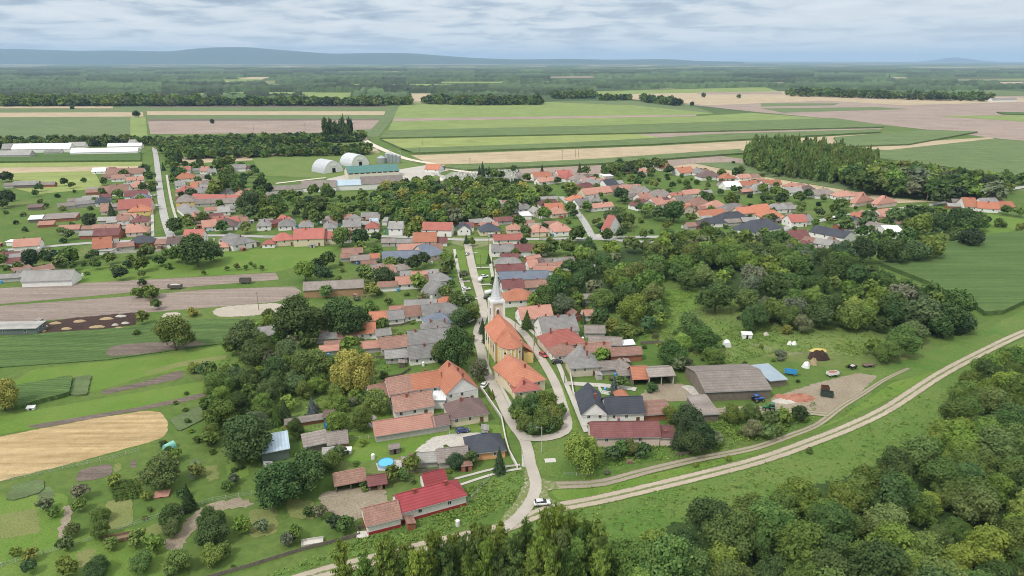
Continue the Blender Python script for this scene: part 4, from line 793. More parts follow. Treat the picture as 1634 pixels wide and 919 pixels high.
# ---------------------------------------------------------------- houses
# region  near-eave x0 y0 x1 y1  ridge-y  kind  roof  wall  eave height [options] | label | name | category
HOUSES = """
C1 865 655 1010 628 548 g old white 4.6 ch=0 | weathered rust-tiled wing forming the left end of the long orange-roofed complex
C1 1010 628 1190 600 520 g terra white 4.6 | bright orange-tiled middle wing of the long complex behind the white courtyard
C1 1215 652 1412 614 445 p terra white 4.8 t=.85 ch=3 near=1 | big white gabled house with orange roof and chimneys beside the church street
C1 752 690 862 668 596 g old white 2.8 win=0 ch=0 | low rust-tiled outbuilding at the far left end of the orange-roofed complex
C1 895 762 1135 722 655 g old white 3.4 | white courtyard barn with blotchy rust roof and dark open garage
C1 1245 805 1475 768 680 h brown cream 3.4 ch=1 | cream villa with dark brown hipped roof left of the church street
C1 775 910 1140 852 800 g pink grey 2.6 win=0 ch=0 | long low outbuilding with faded pink tiled roof and grey rendered wall
C1 1140 852 1235 834 785 g brown grey 2.6 win=0 ch=0 | short brown-roofed link between the long pink-roofed outbuilding and brown-roofed villa
C1 1130 690 1205 690 648 f white white 3.4 win=0 d=6 | flat white terrace room between the courtyard barn and orange-roofed house
D1 335 112 478 82 28 m gbr wood 2.6 t=.3 | grey wooden lean-to shed left of the roofless white ruin | shed | shed
D1 480 98 600 82 16 g gbr brick 2.2 | sagging brown-grey roofed brick shed beside the roofless white ruin | shed | shed
D1 65 154 235 122 36 m steel green 3.6 t=.12 | steel-blue sheet shed with grey-green walls behind the big walnut tree | metal_shed | shed
D1 1352 153 1580 128 32 h char orange 2.9 ch=0 | small orange bungalow with charcoal hipped roof beside the street
D1 1168 205 1350 184 108 g gbr grey 2.6 win=0 ch=0 d=6 | grey-brown roofed annexe joined to the orange charcoal-roofed bungalow
D1 1040 206 1160 198 142 g lgrey grey 2.2 win=0 ch=0 d=4.2 | pale grey shed at the left end of the bungalow's annexe
D1 930 518 1335 408 360 gh dred white 3.6 ch=2 red=1 near=1 win=2 | long white house with deep red metal roof beside the gravel track
D1 722 600 930 548 470 g old white 3.2 red=1 ch=0 win=0 | white stable end with mottled brown tiles joined to the red-metal-roofed house
D1 1085 350 1215 318 290 g dred white 3.0 d=5 win=0 ch=0 | small deep red porch wing behind the red-metal-roofed house
D1 526 352 712 316 262 g old wood 2.6 open=1 | open-fronted wooden barn with worn rust tiles above the bare earth yard | barn | barn
D1 735 352 840 336 290 g wine wood 2.2 open=1 | small open lean-to with dark tiles joined to the open-fronted barn | shed | shed
D1 450 168 535 158 130 m lgrey wood 2.0 | tiny patched shed with pale and rusty sheets among the bushes | shed | shed
C1 215 842 450 806 800 m gbr brick 1.6 t=.1 | low ruined brick pig pen left of the blue-covered trailer | shed | shed
C1 452 795 512 793 768 m brown wood 2.4 | small dark tool shed standing behind the blue-covered trailer | shed | shed
C1 985 345 1245 320 250 g grey pinkw 3.2 ch=2 | grey-slated long house with pinkish wall, opposite the church tower
C1 815 374 985 352 298 g old grey 2.8 ch=0
C1 668 372 812 360 325 g pink grey 2.4 ch=0 win=0
C1 988 436 1160 415 348 g grey white 3.0 ch=1 | grey-slated house with striped white wall beside the large round tree
C1 838 430 972 420 380 g grey grey 2.8 ch=0
C1 1090 226 1258 206 150 h blue white 3.2 | slate-blue hipped house facing the street just left of the church
C1 1062 264 1245 252 196 h grey white 3.2 ch=2
C1 740 198 857 190 140 g terra white 2.8 ch=0
C1 857 192 952 182 136 g grey white 2.8 ch=0
C1 955 174 1072 162 108 g old white 3.0 ch=0
C1 1072 166 1300 142 92 gh grey white 3.2 ch=2
C1 865 138 950 132 106 g pink white 2.6 ch=0 win=0
C1 955 106 1152 101 66 g grey white 3.0
C1 1155 102 1288 94 50 h terra white 3.2
C1 660 280 775 271 212 g terra white 3.0
C1 543 306 652 294 260 g old white 2.6 ch=0
C1 400 312 540 303 276 g grey grey 2.4 ch=0 win=0
C1 783 293 872 281 248 g lgrey white 2.8
C1 460 363 560 356 340 g old brick 2.4
C1 152 440 244 413 388 g pink wood 2.4 | small faded-tile hut alone among the trees west of the willow | shed | shed
C1 430 388 545 378 362 g pink grey 2.2
C1 50 292 205 276 232 g grey grey 3.0 ch=0 win=0
B1 328 787 697 768 728 g gbr ochre 4.4 ch=0 | long barn with ochre panel walls beside the ploughed field | barn | barn
B1 790 768 905 762 736 g old white 2.8 ch=0 win=0
B1 905 752 1002 746 702 g pink white 3.2
B1 1002 746 1102 740 697 g wine white 3.2 ch=1
B1 1102 739 1245 723 680 gh grey white 3.2 ch=2
B1 930 702 997 700 668 g grey grey 3 ch=0 win=0
B1 790 692 905 674 636 g old grey 2.8 ch=0
B1 1128 812 1240 776 722 p grey white 3.4 ch=0
B1 1065 822 1130 815 796 m lgrey grey 2.4
B1 820 592 1085 583 543 g blue grey 3.2 ch=0 | long slate-blue roofed building southwest of the village crossroads
B1 1085 583 1210 556 497 gh blue pinkw 3.4
B1 915 537 1112 531 500 g pink white 3.0 ch=0
B1 1010 488 1152 485 430 g terra cream 4.0 ch=0 | steep orange-tiled house beside the crossroads, left of the traffic island
B1 900 492 1008 490 470 g grey white 2.6 ch=0
B1 560 588 665 582 560 g old grey 2.6 ch=0 win=0
B1 740 590 800 586 560 g terra grey 2.6 ch=0 win=0
B1 1062 412 1245 416 366 g red white 4.6 ch=0 | long white hall with light red roof behind the crossroads street
B1 1284 414 1364 412 362 p char white 4.0 | white house with steep charcoal gable facing the crossroads
B1 1425 424 1550 418 370 h char cream 3.2 | low cream house with charcoal hipped roof right of the pale courtyard
B1 265 472 452 466 404 g red cream 5.0 ch=1 | long cream school building with light red roof above the lawn | school_building | school
B1 140 482 268 472 432 h red cream 4.0 ch=0 | hipped red left wing of the long red-roofed school | school_building | school
B1 452 468 528 466 422 g red cream 4.0 ch=0 | low red right end of the long red-roofed school | school_building | school
B1 70 502 146 500 474 h red white 2.8 ch=0
B1 35 392 120 388 342 q grey white 3.4
B1 170 392 275 386 340 h grey white 3.4
B1 225 362 278 352 320 p red white 3.4
B1 300 397 388 392 352 h grey white 3.4
B1 455 405 536 400 352 q grey white 3.4
B1 498 378 540 372 340 h old white 3
B1 575 396 682 391 350 g grey pinkw 3.8
B1 625 354 698 346 312 h grey cream 3.6
B1 710 404 793 402 355 h red white 3.4
B1 855 406 940 406 360 g lgrey white 5.0 | white two-storey cube house with pale grey roof beside the main road
B1 740 360 790 358 344 g steel white 3 ch=0
B1 815 362 845 362 335 f lgrey white 3 ch=0 win=0
B1 1450 366 1515 362 328 h lgrey white 3
B1 80 170 315 160 138 g gbr white 3.4 ch=0 win=0 | long low farm shed with brownish roof left of the pale blue hall | farm_shed | farm building
B1 315 153 527 148 108 g gbr white 4.2 ch=0 win=0 | long farm building with pinkish-grey roof in front of the round-roofed hangars | farm_shed | farm building
B1 527 139 690 133 104 g steel white 4.8 ch=0 win=0 | pale blue sheet hall in the middle of the farm row | farm_shed | farm building
B1 690 131 948 118 78 g gbr white 5.4 ch=0 win=0 | tall-walled farm building with grey roof in front of the green-roofed hall | farm_shed | farm building
B1 60 236 135 234 218 g lgrey grey 2.6 ch=0 win=0
B1 0 20 1 20 19 f lgrey grey 2 SKIP
A1 1080 815 1165 820 784 g bright white 3.6 ch=0 | small white building with bright orange roof beside the farm track
A0 435 712 852 704 684 g white white 4.5 ch=0 win=0 | long white roofed stable nearest the tree-lined street end | farm_shed | farm building
A0 665 674 875 671 654 g white white 4 ch=0 win=0 | white roofed stable directly behind the nearest long white stable | farm_shed | farm building
A0 70 692 430 687 648 g white white 5 ch=0 win=0 | largest white roofed farm hall at the upper left | farm_shed | farm building
A0 420 674 522 672 647 g lgrey white 4 ch=0 win=0
A0 10 692 70 690 646 g lgrey grey 4 ch=0 win=0
A0 -60 730 182 728 700 g lgrey grey 4 ch=0 win=0
A0 272 712 375 710 692 g grey white 3.5 ch=0 win=0
A0 1085 704 1205 702 684 g lgrey white 3.5 ch=0 win=0
A0 1105 668 1198 664 641 g white white 3.5 ch=0 win=0
A0 790 662 830 662 632 g lgrey white 3.5 ch=0 win=0
A0 1418 812 1522 810 786 g grey white 3.5 ch=0 win=0
A3 1440 388 1595 386 364 g lgrey white 5 ch=0 win=0
A3 1330 368 1390 366 352 g steel white 5 ch=0 win=0
A2 860 835 925 835 812 g pink white 3 ch=0
B0 655 68 885 64 32 g old white 3.2
B0 570 52 652 50 28 g white white 2.8 ch=0
B0 785 108 892 102 84 g pink white 3
B0 800 152 905 146 102 h pink cream 3.4
B0 690 98 770 95 72 g old white 3
B0 610 178 670 176 142 g old brick 3
B0 670 183 790 179 133 g old white 3.2
B0 770 208 915 202 168 g wine white 3.2
B0 475 236 600 228 213 g lgrey white 2.6 ch=0
B0 592 248 692 238 202 h char white 3.2
B0 812 220 916 218 190 h blue white 3.2
B0 730 287 935 276 222 g red pinkw 3.8
B0 788 302 926 296 256 q terra yellow 3.6
B0 625 300 682 296 252 g old pinkw 3
B0 720 357 800 354 320 g old white 3
B0 805 366 915 360 322 q wine pinkw 3.4
B0 660 370 722 366 345 m lgrey grey 2.4
B0 572 408 735 402 378 g old brick 2.8
B0 576 450 735 445 404 g wine brick 3
B0 782 432 910 424 376 gh pink pinkw 3.2
B0 722 386 785 384 366 m lgrey white 3
B0 80 520 243 508 468 g pink white 3 win=0 | long low white outbuilding with pinkish tiles alone by the left road
B0 35 488 82 487 473 f white white 3 win=0
B0 175 350 256 346 324 m white wood 2.6
B0 262 350 466 338 310 m gbr brick 2.4 t=.1
B0 172 276 256 273 256 m brown wood 2.4
B0 80 137 234 133 110 g grey wood 3 ch=0 | long grey field shed alone in the meadow at upper left | shed | shed
B0 232 386 330 380 360 m pink brick 2
B0 578 530 692 520 460 g bright white 3.6 t=1.1 | house with steep bright orange roof beside the main road at left
B0 560 548 690 545 528 f lgrey white 2.4 win=0
B0 790 498 942 492 448 h char brick 3.2 | brick house with charcoal hipped roof on the south side of main road
B0 1035 500 1130 496 455 g brown white 3.2
B0 1135 474 1252 470 410 g red white 4.2 | tall-roofed light red house beside the dark round tree at road end
B0 -30 602 42 598 560 h char cream 3
B0 42 620 136 612 586 g wine white 2.8
B0 270 566 332 562 534 h grey white 3
B0 130 733 440 722 664 g lgrey white 3.4 ch=0 win=0 | big pale grey field barn with white gable beside the ploughed land | barn | barn
B0 -40 716 124 707 688 g grey grey 2.4 ch=0 win=0
B0 128 700 215 680 655 g gbr grey 2.6 ch=0 win=0
B0 1100 48 1178 46 20 g red white 3
B0 1085 98 1216 92 60 h terra white 3.4
B0 1240 50 1285 50 20 g pink white 3
B0 1284 58 1338 56 34 g lgrey white 3
B0 1086 182 1202 176 136 q red pinkw 3.4
B0 1088 142 1150 138 110 g grey white 3
B0 1090 243 1208 236 186 h gbr yellow 4.2 | yellow house with grey-brown pyramid roof right of the long pale street
B0 1182 152 1226 150 118 g terra white 3
B0 1256 138 1306 136 112 g gbr white 3
B0 1308 142 1408 138 122 g lgrey white 2.8 ch=0
B0 1210 184 1330 180 150 g grey white 3
B0 1330 190 1455 184 158 g grey white 3 ch=0
B0 1145 318 1250 306 250 q grey white 3.2
B0 1180 348 1268 340 298 q pink pinkw 3.4
B0 1210 252 1342 247 222 g gbr grey 2.8 ch=0
B0 1352 250 1480 243 218 g gbr white 3
B0 1350 305 1428 300 270 g lgrey white 3
B0 1458 205 1536 200 154 h pink white 3.2
B0 1468 240 1536 216 182 p red white 3.2
B0 1330 395 1468 388 342 h brown white 3.2
B0 1258 398 1345 390 352 g pink white 3
B0 1330 362 1392 356 334 g red white 3
B0 1420 370 1485 362 334 g red white 3
B0 1340 522 1418 518 488 h pink cream 3
B0 1445 512 1590 484 432 q grey white 3.8
B2 38 413 131 410 374 h pink pinkw 3.4
B2 185 430 300 424 378 q pink cream 3.4
B2 330 426 446 420 362 q pink white 3.4
B2 -45 478 132 472 440 g red white 3.6 | white house with light red roof right of the crossroads island
B2 -60 547 78 546 503 g grey white 3.6
B2 80 547 284 541 502 g wine white 3.4 ch=2
B2 -40 625 126 620 586 h grey white 3.2
B2 -30 672 150 664 626 g wine white 3.2
B2 205 668 356 664 635 g pink white 3
B2 355 640 460 634 608 g pink white 3 ch=0
B2 335 628 386 624 590 g grey grey 2.8 ch=0
B2 232 634 276 626 590 g brown grey 2.8 ch=0
B2 172 646 230 642 598 g pink white 3 ch=0
B2 -10 722 294 712 670 g blue white 3.2 | long slate-blue roofed house in the rows behind the church spire
B2 10 778 140 770 722 g wine white 3.4
B2 140 772 320 758 724 g old grey 3
B2 22 854 208 842 778 h terra white 3.6 | white square house with rust pyramid roof just right of the spire
B2 500 658 590 655 634 m lgrey grey 2.8
B2 480 842 602 832 812 g gbr grey 2.6 ch=0 win=0
B2 822 694 886 694 650 g gbr white 3.2 ch=0
B2 205 92 310 86 54 g terra white 3.4
B2 235 118 330 108 88 g pink white 3.2
B2 355 75 440 70 42 g red white 3.4
B2 400 98 472 90 60 h red white 3.4
B2 318 108 376 102 70 h grey white 3.2
B2 450 108 545 100 70 h gbr white 3.2
B2 510 122 600 114 88 g pink white 3.2
B2 590 136 660 124 86 p grey white 3.4
B2 660 142 728 130 98 g char white 3.2
B2 480 158 592 148 122 h wine cream 3.2
B2 520 196 692 176 150 g pink cream 3
B2 695 170 800 152 134 g old white 3
B2 760 190 886 180 134 g pink white 3.2
B2 850 196 934 172 128 p gbr white 3.4
B2 640 82 696 80 66 f white white 3
B2 855 48 925 46 28 h lgrey white 3
B2 980 32 1042 30 4 g terra white 3
B2 430 236 532 226 196 h bright white 3 | small white house with vivid orange hipped roof beside the side street
B2 480 264 562 252 218 g grey white 3
B2 550 238 628 234 200 q lgrey white 3.2
B2 560 280 698 266 246 g pink white 3
B2 866 222 932 214 186 g pink white 3
B2 940 214 1076 206 162 h gbr white 3.2
B2 1066 226 1152 218 188 g terra white 3.2
B2 1100 246 1204 236 198 g gbr pinkw 3.2
B2 1140 194 1242 186 164 g pink white 3
B2 850 272 960 256 216 p wine white 3.4
B2 960 260 1022 250 212 g pink white 3.2
B2 1120 292 1206 282 234 p terra pinkw 3.4
B2 1205 266 1312 256 210 h old pinkw 3.4
B2 1300 284 1412 272 232 h pink white 3.4
B2 1390 304 1530 292 250 h grey white 3.2
B2 1475 314 1628 304 270 g bright cream 3.4
B2 1240 334 1402 320 288 g terra cream 3.4
B2 1372 350 1532 336 302 h char white 3.2
B2 1215 390 1292 384 362 g brown brick 2.6
B2 1250 376 1402 368 336 h char white 3.2
B2 1110 62 1200 54 24 g terra white 3.2
B2 1208 62 1272 56 28 h grey white 3
B2 1245 88 1366 82 48 h brown white 3.4
B2 1376 98 1466 92 62 q terra white 3.2
B2 1480 94 1552 88 68 g pink white 3
B2 1395 148 1500 140 112 g white white 2.8 ch=0
B2 1500 144 1602 136 108 g terra white 3
B2 1570 170 1634 164 142 g lgrey white 3
B2 245 262 378 256 222 h wine white 4
B2 280 292 390 286 248 g bright brick 4.0 | bright red-orange roofed block left of the curving side street
B2 315 316 412 308 270 h pink cream 3.4
B2 245 224 350 220 206 g grey white 3.2
B2 55 268 140 262 236 h grey white 3
B2 100 288 202 282 252 h grey white 3
B2 200 308 262 302 266 p lgrey white 3.2
B2 125 328 188 326 300 f white white 3 win=0
B2 662 418 742 388 344 p red white 4.0 t=.95 near=0 | white cottage with bright red roof beside the side-street bend
B3 20 134 132 130 104 g terra white 3.2
B3 -30 156 60 152 126 g lgrey white 3
B3 155 184 266 178 150 g lgrey white 3
B3 168 148 242 144 122 h pink white 3
B3 270 170 348 164 138 h brown white 3.2
B3 350 200 472 190 158 h gbr white 3.2
B3 478 208 585 202 174 h pink white 3.2
B3 585 250 702 228 196 q pink pinkw 3.4
B3 720 256 846 240 212 q pink pinkw 3.4
B3 615 350 690 336 300 q terra pinkw 3.2
B3 690 338 760 330 290 q old white 3.2
B3 760 332 832 322 284 g pink white 3
B3 850 334 942 322 282 q terra pinkw 3.2
B3 855 374 942 366 344 g old white 2.8
B3 980 362 1086 354 320 h grey white 3.2
B3 545 380 650 362 322 p char white 3.6
B3 640 398 780 424 372 g gbr brick 2.6 ch=0 win=0
B3 710 392 762 388 374 f white white 3 win=0
B3 785 424 885 424 382 g white white 5.0 t=.25 ch=0 | white two-storey building with white roof and dark windows by meadow
B3 -30 302 66 292 256 g bright white 3.4
B3 10 336 146 330 290 h terra white 3.2
B3 60 290 192 282 250 h grey white 3.2
B3 192 366 290 360 318 g red white 4.0 | white farmhouse with salmon roof left of the parked bus
B3 285 360 328 352 318 g grey white 3.2
B3 -70 432 140 398 348 h char white 3.2
B3 300 424 515 466 400 g char white 4.0 d=17 t=.35 ch=2 | large white hall with dark charcoal roof in front of the bus
B3 200 476 312 464 414 g wine white 3.4
B3 265 520 342 506 478 p wine white 3
B3 330 494 430 512 470 g lgrey white 3 ch=0
B3 430 506 505 496 470 q gbr white 3
B3 555 420 680 425 392 f lgrey white 3 win=0
B3 1270 270 1350 272 214 g terra white 3.4
B3 1350 278 1480 286 240 g bright white 3.2
B3 1380 252 1482 248 216 g grey white 3.2
B3 1484 278 1582 272 238 g bright white 3.2
C2 125 192 322 174 108 g pink white 3.6 | white house with faded pink roof behind the tall conical tree
C2 258 278 480 256 168 g grey white 3.8 ch=3 near=1 | white house with grey slate roof and three chimneys on church lane
C2 290 364 525 332 254 h red pinkw 3.6 ch=2 | pinkish house with red pyramid roof on the church lane
C2 330 417 485 396 342 h old white 3.4
C2 485 396 682 388 336 g old white 3.2 ch=2
C2 685 414 873 403 366 g old brick 3.2 | low red brick outbuilding with faded tiles beside the white car
C2 432 490 613 478 350 q grey beige 4.0 t=.9 ch=2 near=1 | large beige house with weathered grey half-hipped roof on church lane
C2 612 502 730 493 448 g gbr grey 2.6 ch=0 win=0
C2 738 497 808 486 448 q gbr wood 2.8 | small grey-roofed shed with wooden gable behind the carport | shed | shed
C2 735 542 806 534 505 m gbr wood 2.4 | low lean-to between the beige house and the orange-tiled shed | shed | shed
C2 820 560 917 556 482 g terra wood 3.0 open=1 | open shed with patchy orange tiles beside the grey carport | shed | shed
C2 920 546 1075 537 488 g gbr grey 4.0 t=.35 open=1 | open grey-roofed carport with white posts in front of earth yard | carport | carport
C2 545 340 745 350 298 g gbr grey 3 ch=0 win=0
C2 748 350 826 344 320 m white grey 2.6
C2 522 272 642 272 228 g gbr grey 2.6 ch=0 win=0
C2 510 168 592 160 132 g pink white 3
C2 445 170 495 160 108 p old brick 3.2
C2 500 776 656 772 585 p char white 4.4 t=.95 near=1 | white gabled front wing of the charcoal-roofed L-shaped house
C2 656 776 888 768 672 g char white 3.8 ch=0 near=1 | long charcoal-roofed side wing of the white L-shaped house
D2 562 52 985 46 -42 g wine pinkw 3.6 ch=1 near=1 win=2 | long pinkish house with dark wine-coloured tiles near the bright round willow
D2 988 54 1072 60 -14 m wine pinkw 3.0 win=0 t=.12
C2 890 784 1062 772 698 m old brick 2.4 t=.15 | collapsing tile-littered barn right of the charcoal-roofed house | barn | barn
C2 1232 782 1350 776 662 m gbr wood 2.8 t=.05 | low grey sheet-roofed store between conifers and the big shed | shed | shed
C2 716 668 786 662 636 h terra wood 1.6 | tiny orange-tiled well house behind the charcoal-roofed house | well_house | well
S 1126 624.5 1230 620 584 g gbr wood 3.8 t=.26 d=20 | big grey corrugated farm shed with dark doorway in its left gable | barn | barn
C3 58 572 160 562 474 m steel wood 2.6 t=.03 | low blue-grey roofed shed at the right of the big farm shed | shed | shed
C0 -60 252 222 245 206 m lgrey green 3.0 t=.06 win=2 | long dark green building with white roof beside the manure heap | farm_shed | farm building
"""
for line in HOUSES.strip().split('\n'):
    q = [s.strip() for s in line.split('|')]; a = q[0].split()
    if 'SKIP' in a: continue
    kw = {}
    for s in a[10:]:
        k, v = s.split('=')
        if k == 'red': kw['plinth'] = (.9, M_RED) if 'M_RED' in globals() else (.9, globals().setdefault('M_RED', m_plain('deep_red_plinth_paint', (.30,.03,.03), .7)))
        elif k == 'open': kw['openf'] = True; kw['win'] = False
        elif k == 'win': kw['win'] = int(v) if int(v) else False
        elif k == 'near': kw['near'] = bool(int(v))
        elif k == 'ch': kw['ch'] = int(v)
        else: kw[k] = float(v)
    if len(q) > 2: kw['name'] = q[2]; kw['cat'] = q[3]
    house(a[0], *map(float, a[1:6]), a[6], a[7], a[8], float(a[9]), label=q[1] if len(q) > 1 else None, **kw)
# ---------------------------------------------------------------- church
TOWER_H, SPIRE_H = 18.6, 12.0
def church():
    he = 8.6
    FLp, FRp = G(789.4, 544.7, he), G(830.5, 543, he); BLp = G(774.5, 521, he)
    ax = (FLp-BLp); LN = ax.length; ax.normalize(); rt = Vector((-ax.y, ax.x, 0))          # ax points to the apse, rt to the right
    if rt.x < 0: rt = -rt
    Wd = max(10.5, min(13, abs((FRp-FLp).dot(rt))))
    org = BLp+rt*Wd/2; rz = math.atan2(rt.y, rt.x)                                          # local x = rt, y = -ax (away)
    root = empty('church', (org.x, org.y, 0), rz); tag(root, 'yellow baroque church with orange roof and grey spired tower on the street fork', 'church')
    FOOT.append((*(org+ax*(LN/2+3)).xy, rt.x, rt.y, Wd/2+1, LN/2+10))
    Y, Wh, OR = WALL['yellow'], WALL['white'], ROOF['bright']
    hw, t = Wd/2, .95; hr = he+t*hw; L = LN
    w = MB(); w.box(-hw, hw, -L, 0, 0, he).prism([(-hw,he),(hw,he),(0,hr-.3)], 0, .3)
    w.v = [(x,y,z) if i < 8 else (y, -x, z) for i, (x,y,z) in enumerate(w.v)]; w.build('wall', Y, root)
    # nave roof: gable against the tower, hip towards the chancel
    v = [(-hw-.4,.3,he-.3),(hw+.4,.3,he-.3),(0,.3,hr),(-hw-.4,-L-.4,he-.3),(hw+.4,-L-.4,he-.3),(0,-L+hw*.55,hr)]
    f = [(0,3,5,2),(4,1,2,5),(3,4,5)]; vs, fs = shell(v, f, .25); rf = ob('roof', me_of('roof', vs, fs, OR), root)
    # chancel with polygonal apse
    cw = hw-.9; n = 9; cl = 3.2; prof = [(-cw, -L+.5), (-cw, -L-cl)]+[(-cw*math.cos(math.pi*i/n), -L-cl-cw*.95*math.sin(math.pi*i/n)) for i in range(1, n)]+[(cw, -L-cl), (cw, -L+.5)]
    m = len(prof); hc = he-.5; vs = [(x,y,0) for x,y in prof]+[(x,y,hc) for x,y in prof]
    fs = [(i, (i+1) % m, m+(i+1) % m, m+i) for i in range(m)]+[tuple(range(m, 2*m))]; ob('apse', me_of('apse', vs, fs, Y), root)
    hk = hr-1.6; pr2 = [((x*1.07), y if i in (0, m-1) else -L-cl+(y+L+cl)*1.07-.1) for i, (x,y) in enumerate(prof)]
    vs = [(x,y,hc+.05) for x,y in pr2]+[(0,-L+.5,hk),(0,-L-cl-.3,hk)]; fs = [(0,1,m+1,m)]+[(i, i+1, m+1) for i in range(1, m-2)]+[(m-2, m-1, m, m+1)]
    fs = [tuple(reversed(q)) for q in fs]; vs, fs = shell(vs, fs, .2); ob('apse_roof', me_of('apse_roof', vs, fs, ROOF['bright']), root)
    cor = MB()
    for i in range(1, m-2):
        a, b = Vector((*prof[i],0))*1.0, Vector((*prof[i+1],0)); cor.cyl((a.x*1.03,a.y,hc-.35),(b.x*1.03,b.y,hc-.35),.22,.22,6)
    cor.box(-hw-.25,-hw,-L,0,he-.75,he-.35).box(hw,hw+.25,-L,0,he-.75,he-.35); cor.build('cornice', Wh, root)
    for s in (-1, 1):
        for i in range(5):
            y = -L*(i+.02)/4.05; MB().box(s*hw-.16, s*hw+.16, y-.45, y+.45, 0, he-.75).build('pilaster', Wh, root)
        for i in range(4):
            y = -L*(i+.5)/4.05; b = MB().box(-.1,.1,-.6,.6,0,2.2).prism([(-.6,2.2),(.6,2.2),(.45,2.7),(0,2.9),(-.45,2.7)], -.1, .1); b.build('window', GLASS, root, (s*hw, y, 3.6))
    for i in range(1, m-1):
        x, y = prof[i]; b = MB().box(-.2,.2,-.2,.2,0,hc-.4); b.build('pilaster', Wh, root, (x, y, 0), math.atan2(y+L+cl, x))
    for i in (3, 7):
        a, b = Vector(prof[i]), Vector(prof[i+1]); c = (a+b)/2; MB().cyl((0,0,0),(.15,0,0),.42,.42,12).build('window', GLASS, root, (c.x, c.y, hc-2), math.atan2(c.y+L+cl, c.x))
    MB().box(-.3,.3,-.06,.06,0,.6).build('window', DARK, root, (prof[5][0], prof[5][1]-.1, hc-2.4))
    # sacristy on the right
    b = MB().box(hw-.2, hw+3.6, -L-4.2, -L+2.5, 0, 4.2); b.build('sacristy', Y, root)
    vs, fs = shell([(hw-.1,-L-4.6,he-1.2),(hw-.1,-L+2.9,he-1.2),(hw+4.1,-L+2.9,4.0),(hw+4.1,-L-4.6,4.0)], [(0,3,2,1)], .2); ob('sacristy_roof', me_of('sacristy_roof', vs, fs, OR), root)
    # tower
    tw = 2.35; ht = TOWER_H; yc = tw+.2
    b = MB().box(-tw, tw, yc-tw, yc+tw, 0, ht); b.build('tower', WALL['cream'], root)
    q = MB()
    for sx in (-1,1):
        for sy in (-1,1): q.box(sx*(tw+.06)-.45, sx*(tw+.06)+.45, yc+sy*(tw+.06)-.45, yc+sy*(tw+.06)+.45, 0, ht-.5)
    q.build('pilaster', Wh, root)
    q = MB().box(-tw-.55, tw+.55, yc-tw-.55, yc+tw+.55, ht-.5, ht+.15).box(-tw-.3, tw+.3, yc-tw-.3, yc+tw+.3, ht-1.0, ht-.5); q.build('cornice', Wh, root)
    for i in range(4):
        a = i*math.pi/2; x, y = math.sin(a)*tw, yc-math.cos(a)*tw
        fr = MB().box(-.95,.95,-.16,.05,0,2.8).prism([(-.16,2.8),(.05,2.8),(.05,3.7),(-.16,3.7)], -.7, .7); fr = fr.build('window', Wh, root, (x,y,ht-6.4), a)
        b = MB().box(-.62,.62,-.2,.05,.3,2.7).box(-.42,.42,-.2,.05,2.7,3.15); b.build('louvre', BROWNP, fr, (0,0,0))
    print('TOWER', [round(c, 1) for c in P(root.matrix_basis @ Vector((0, yc, ht)))], [round(c, 1) for c in P(root.matrix_basis @ Vector((0, yc, ht+SPIRE_H)))], 'L', L, 'W', Wd)
    # spire: flared foot then slender octagon
    S = ROOF['lgrey']; b = MB(); prof2 = [(ht+.15, tw+.5, 4), (ht+.8, tw*1.0, 8), (ht+1.8, tw*.84, 8), (ht+3.2, tw*.72, 8), (ht+SPIRE_H, .06, 8)]
    rings = []
    for z, r, k in prof2:
        ring = []
        for i in range(8):
            a = math.pi/8+i*math.pi/4; R8 = r/math.cos(math.pi/8); x, y = R8*math.cos(a), R8*math.sin(a)
            if k == 4: x, y = math.copysign(r, x), math.copysign(r, y) if True else y
            ring.append((x, yc+y, z))
        rings.append(ring)
    vs = [p for r_ in rings for p in r_]; fs = [(j*8+i, j*8+(i+1) % 8, j*8+8+(i+1) % 8, j*8+8+i) for j in range(len(rings)-1) for i in range(8)]
    ob('spire', me_of('spire', vs, fs, m_roof('spire_sheet', (.52,.53,.54), (.60,.61,.62), (.4,.4,.41), .4, .5, .9, 0, False, .12)), root)
    b = MB().cyl((0,yc,ht+SPIRE_H-.2),(0,yc,ht+SPIRE_H+.3),.22,.22,8).box(-.06,.06,yc-.06,yc+.06,ht+SPIRE_H+.2,ht+SPIRE_H+1.7).box(-.5,.5,yc-.05,yc+.05,ht+SPIRE_H+1.0,ht+SPIRE_H+1.15); b.build('cross', m_plain('gilded_metal', (.5,.36,.1), .4, .8), root)
church()
def parish():
    h = 4.6; a = G(*px('C2', 75, 600), h); b = G(*px('C2', 268, 556), h)
    r = house('C2', 80, 604, 272, 560, 412, 'q', 'terra', 'cream', h, 'long cream parish building with terracotta roof behind the grove', t=.62, ch=1, near=True, win=2)
    house('C2', 84, 642, 238, 622, 562, 'q', 'red', 'cream', 3.6, 'small hipped front wing with red roof on the parish building', t=.55, ch=1, near=True, win=2)
parish()
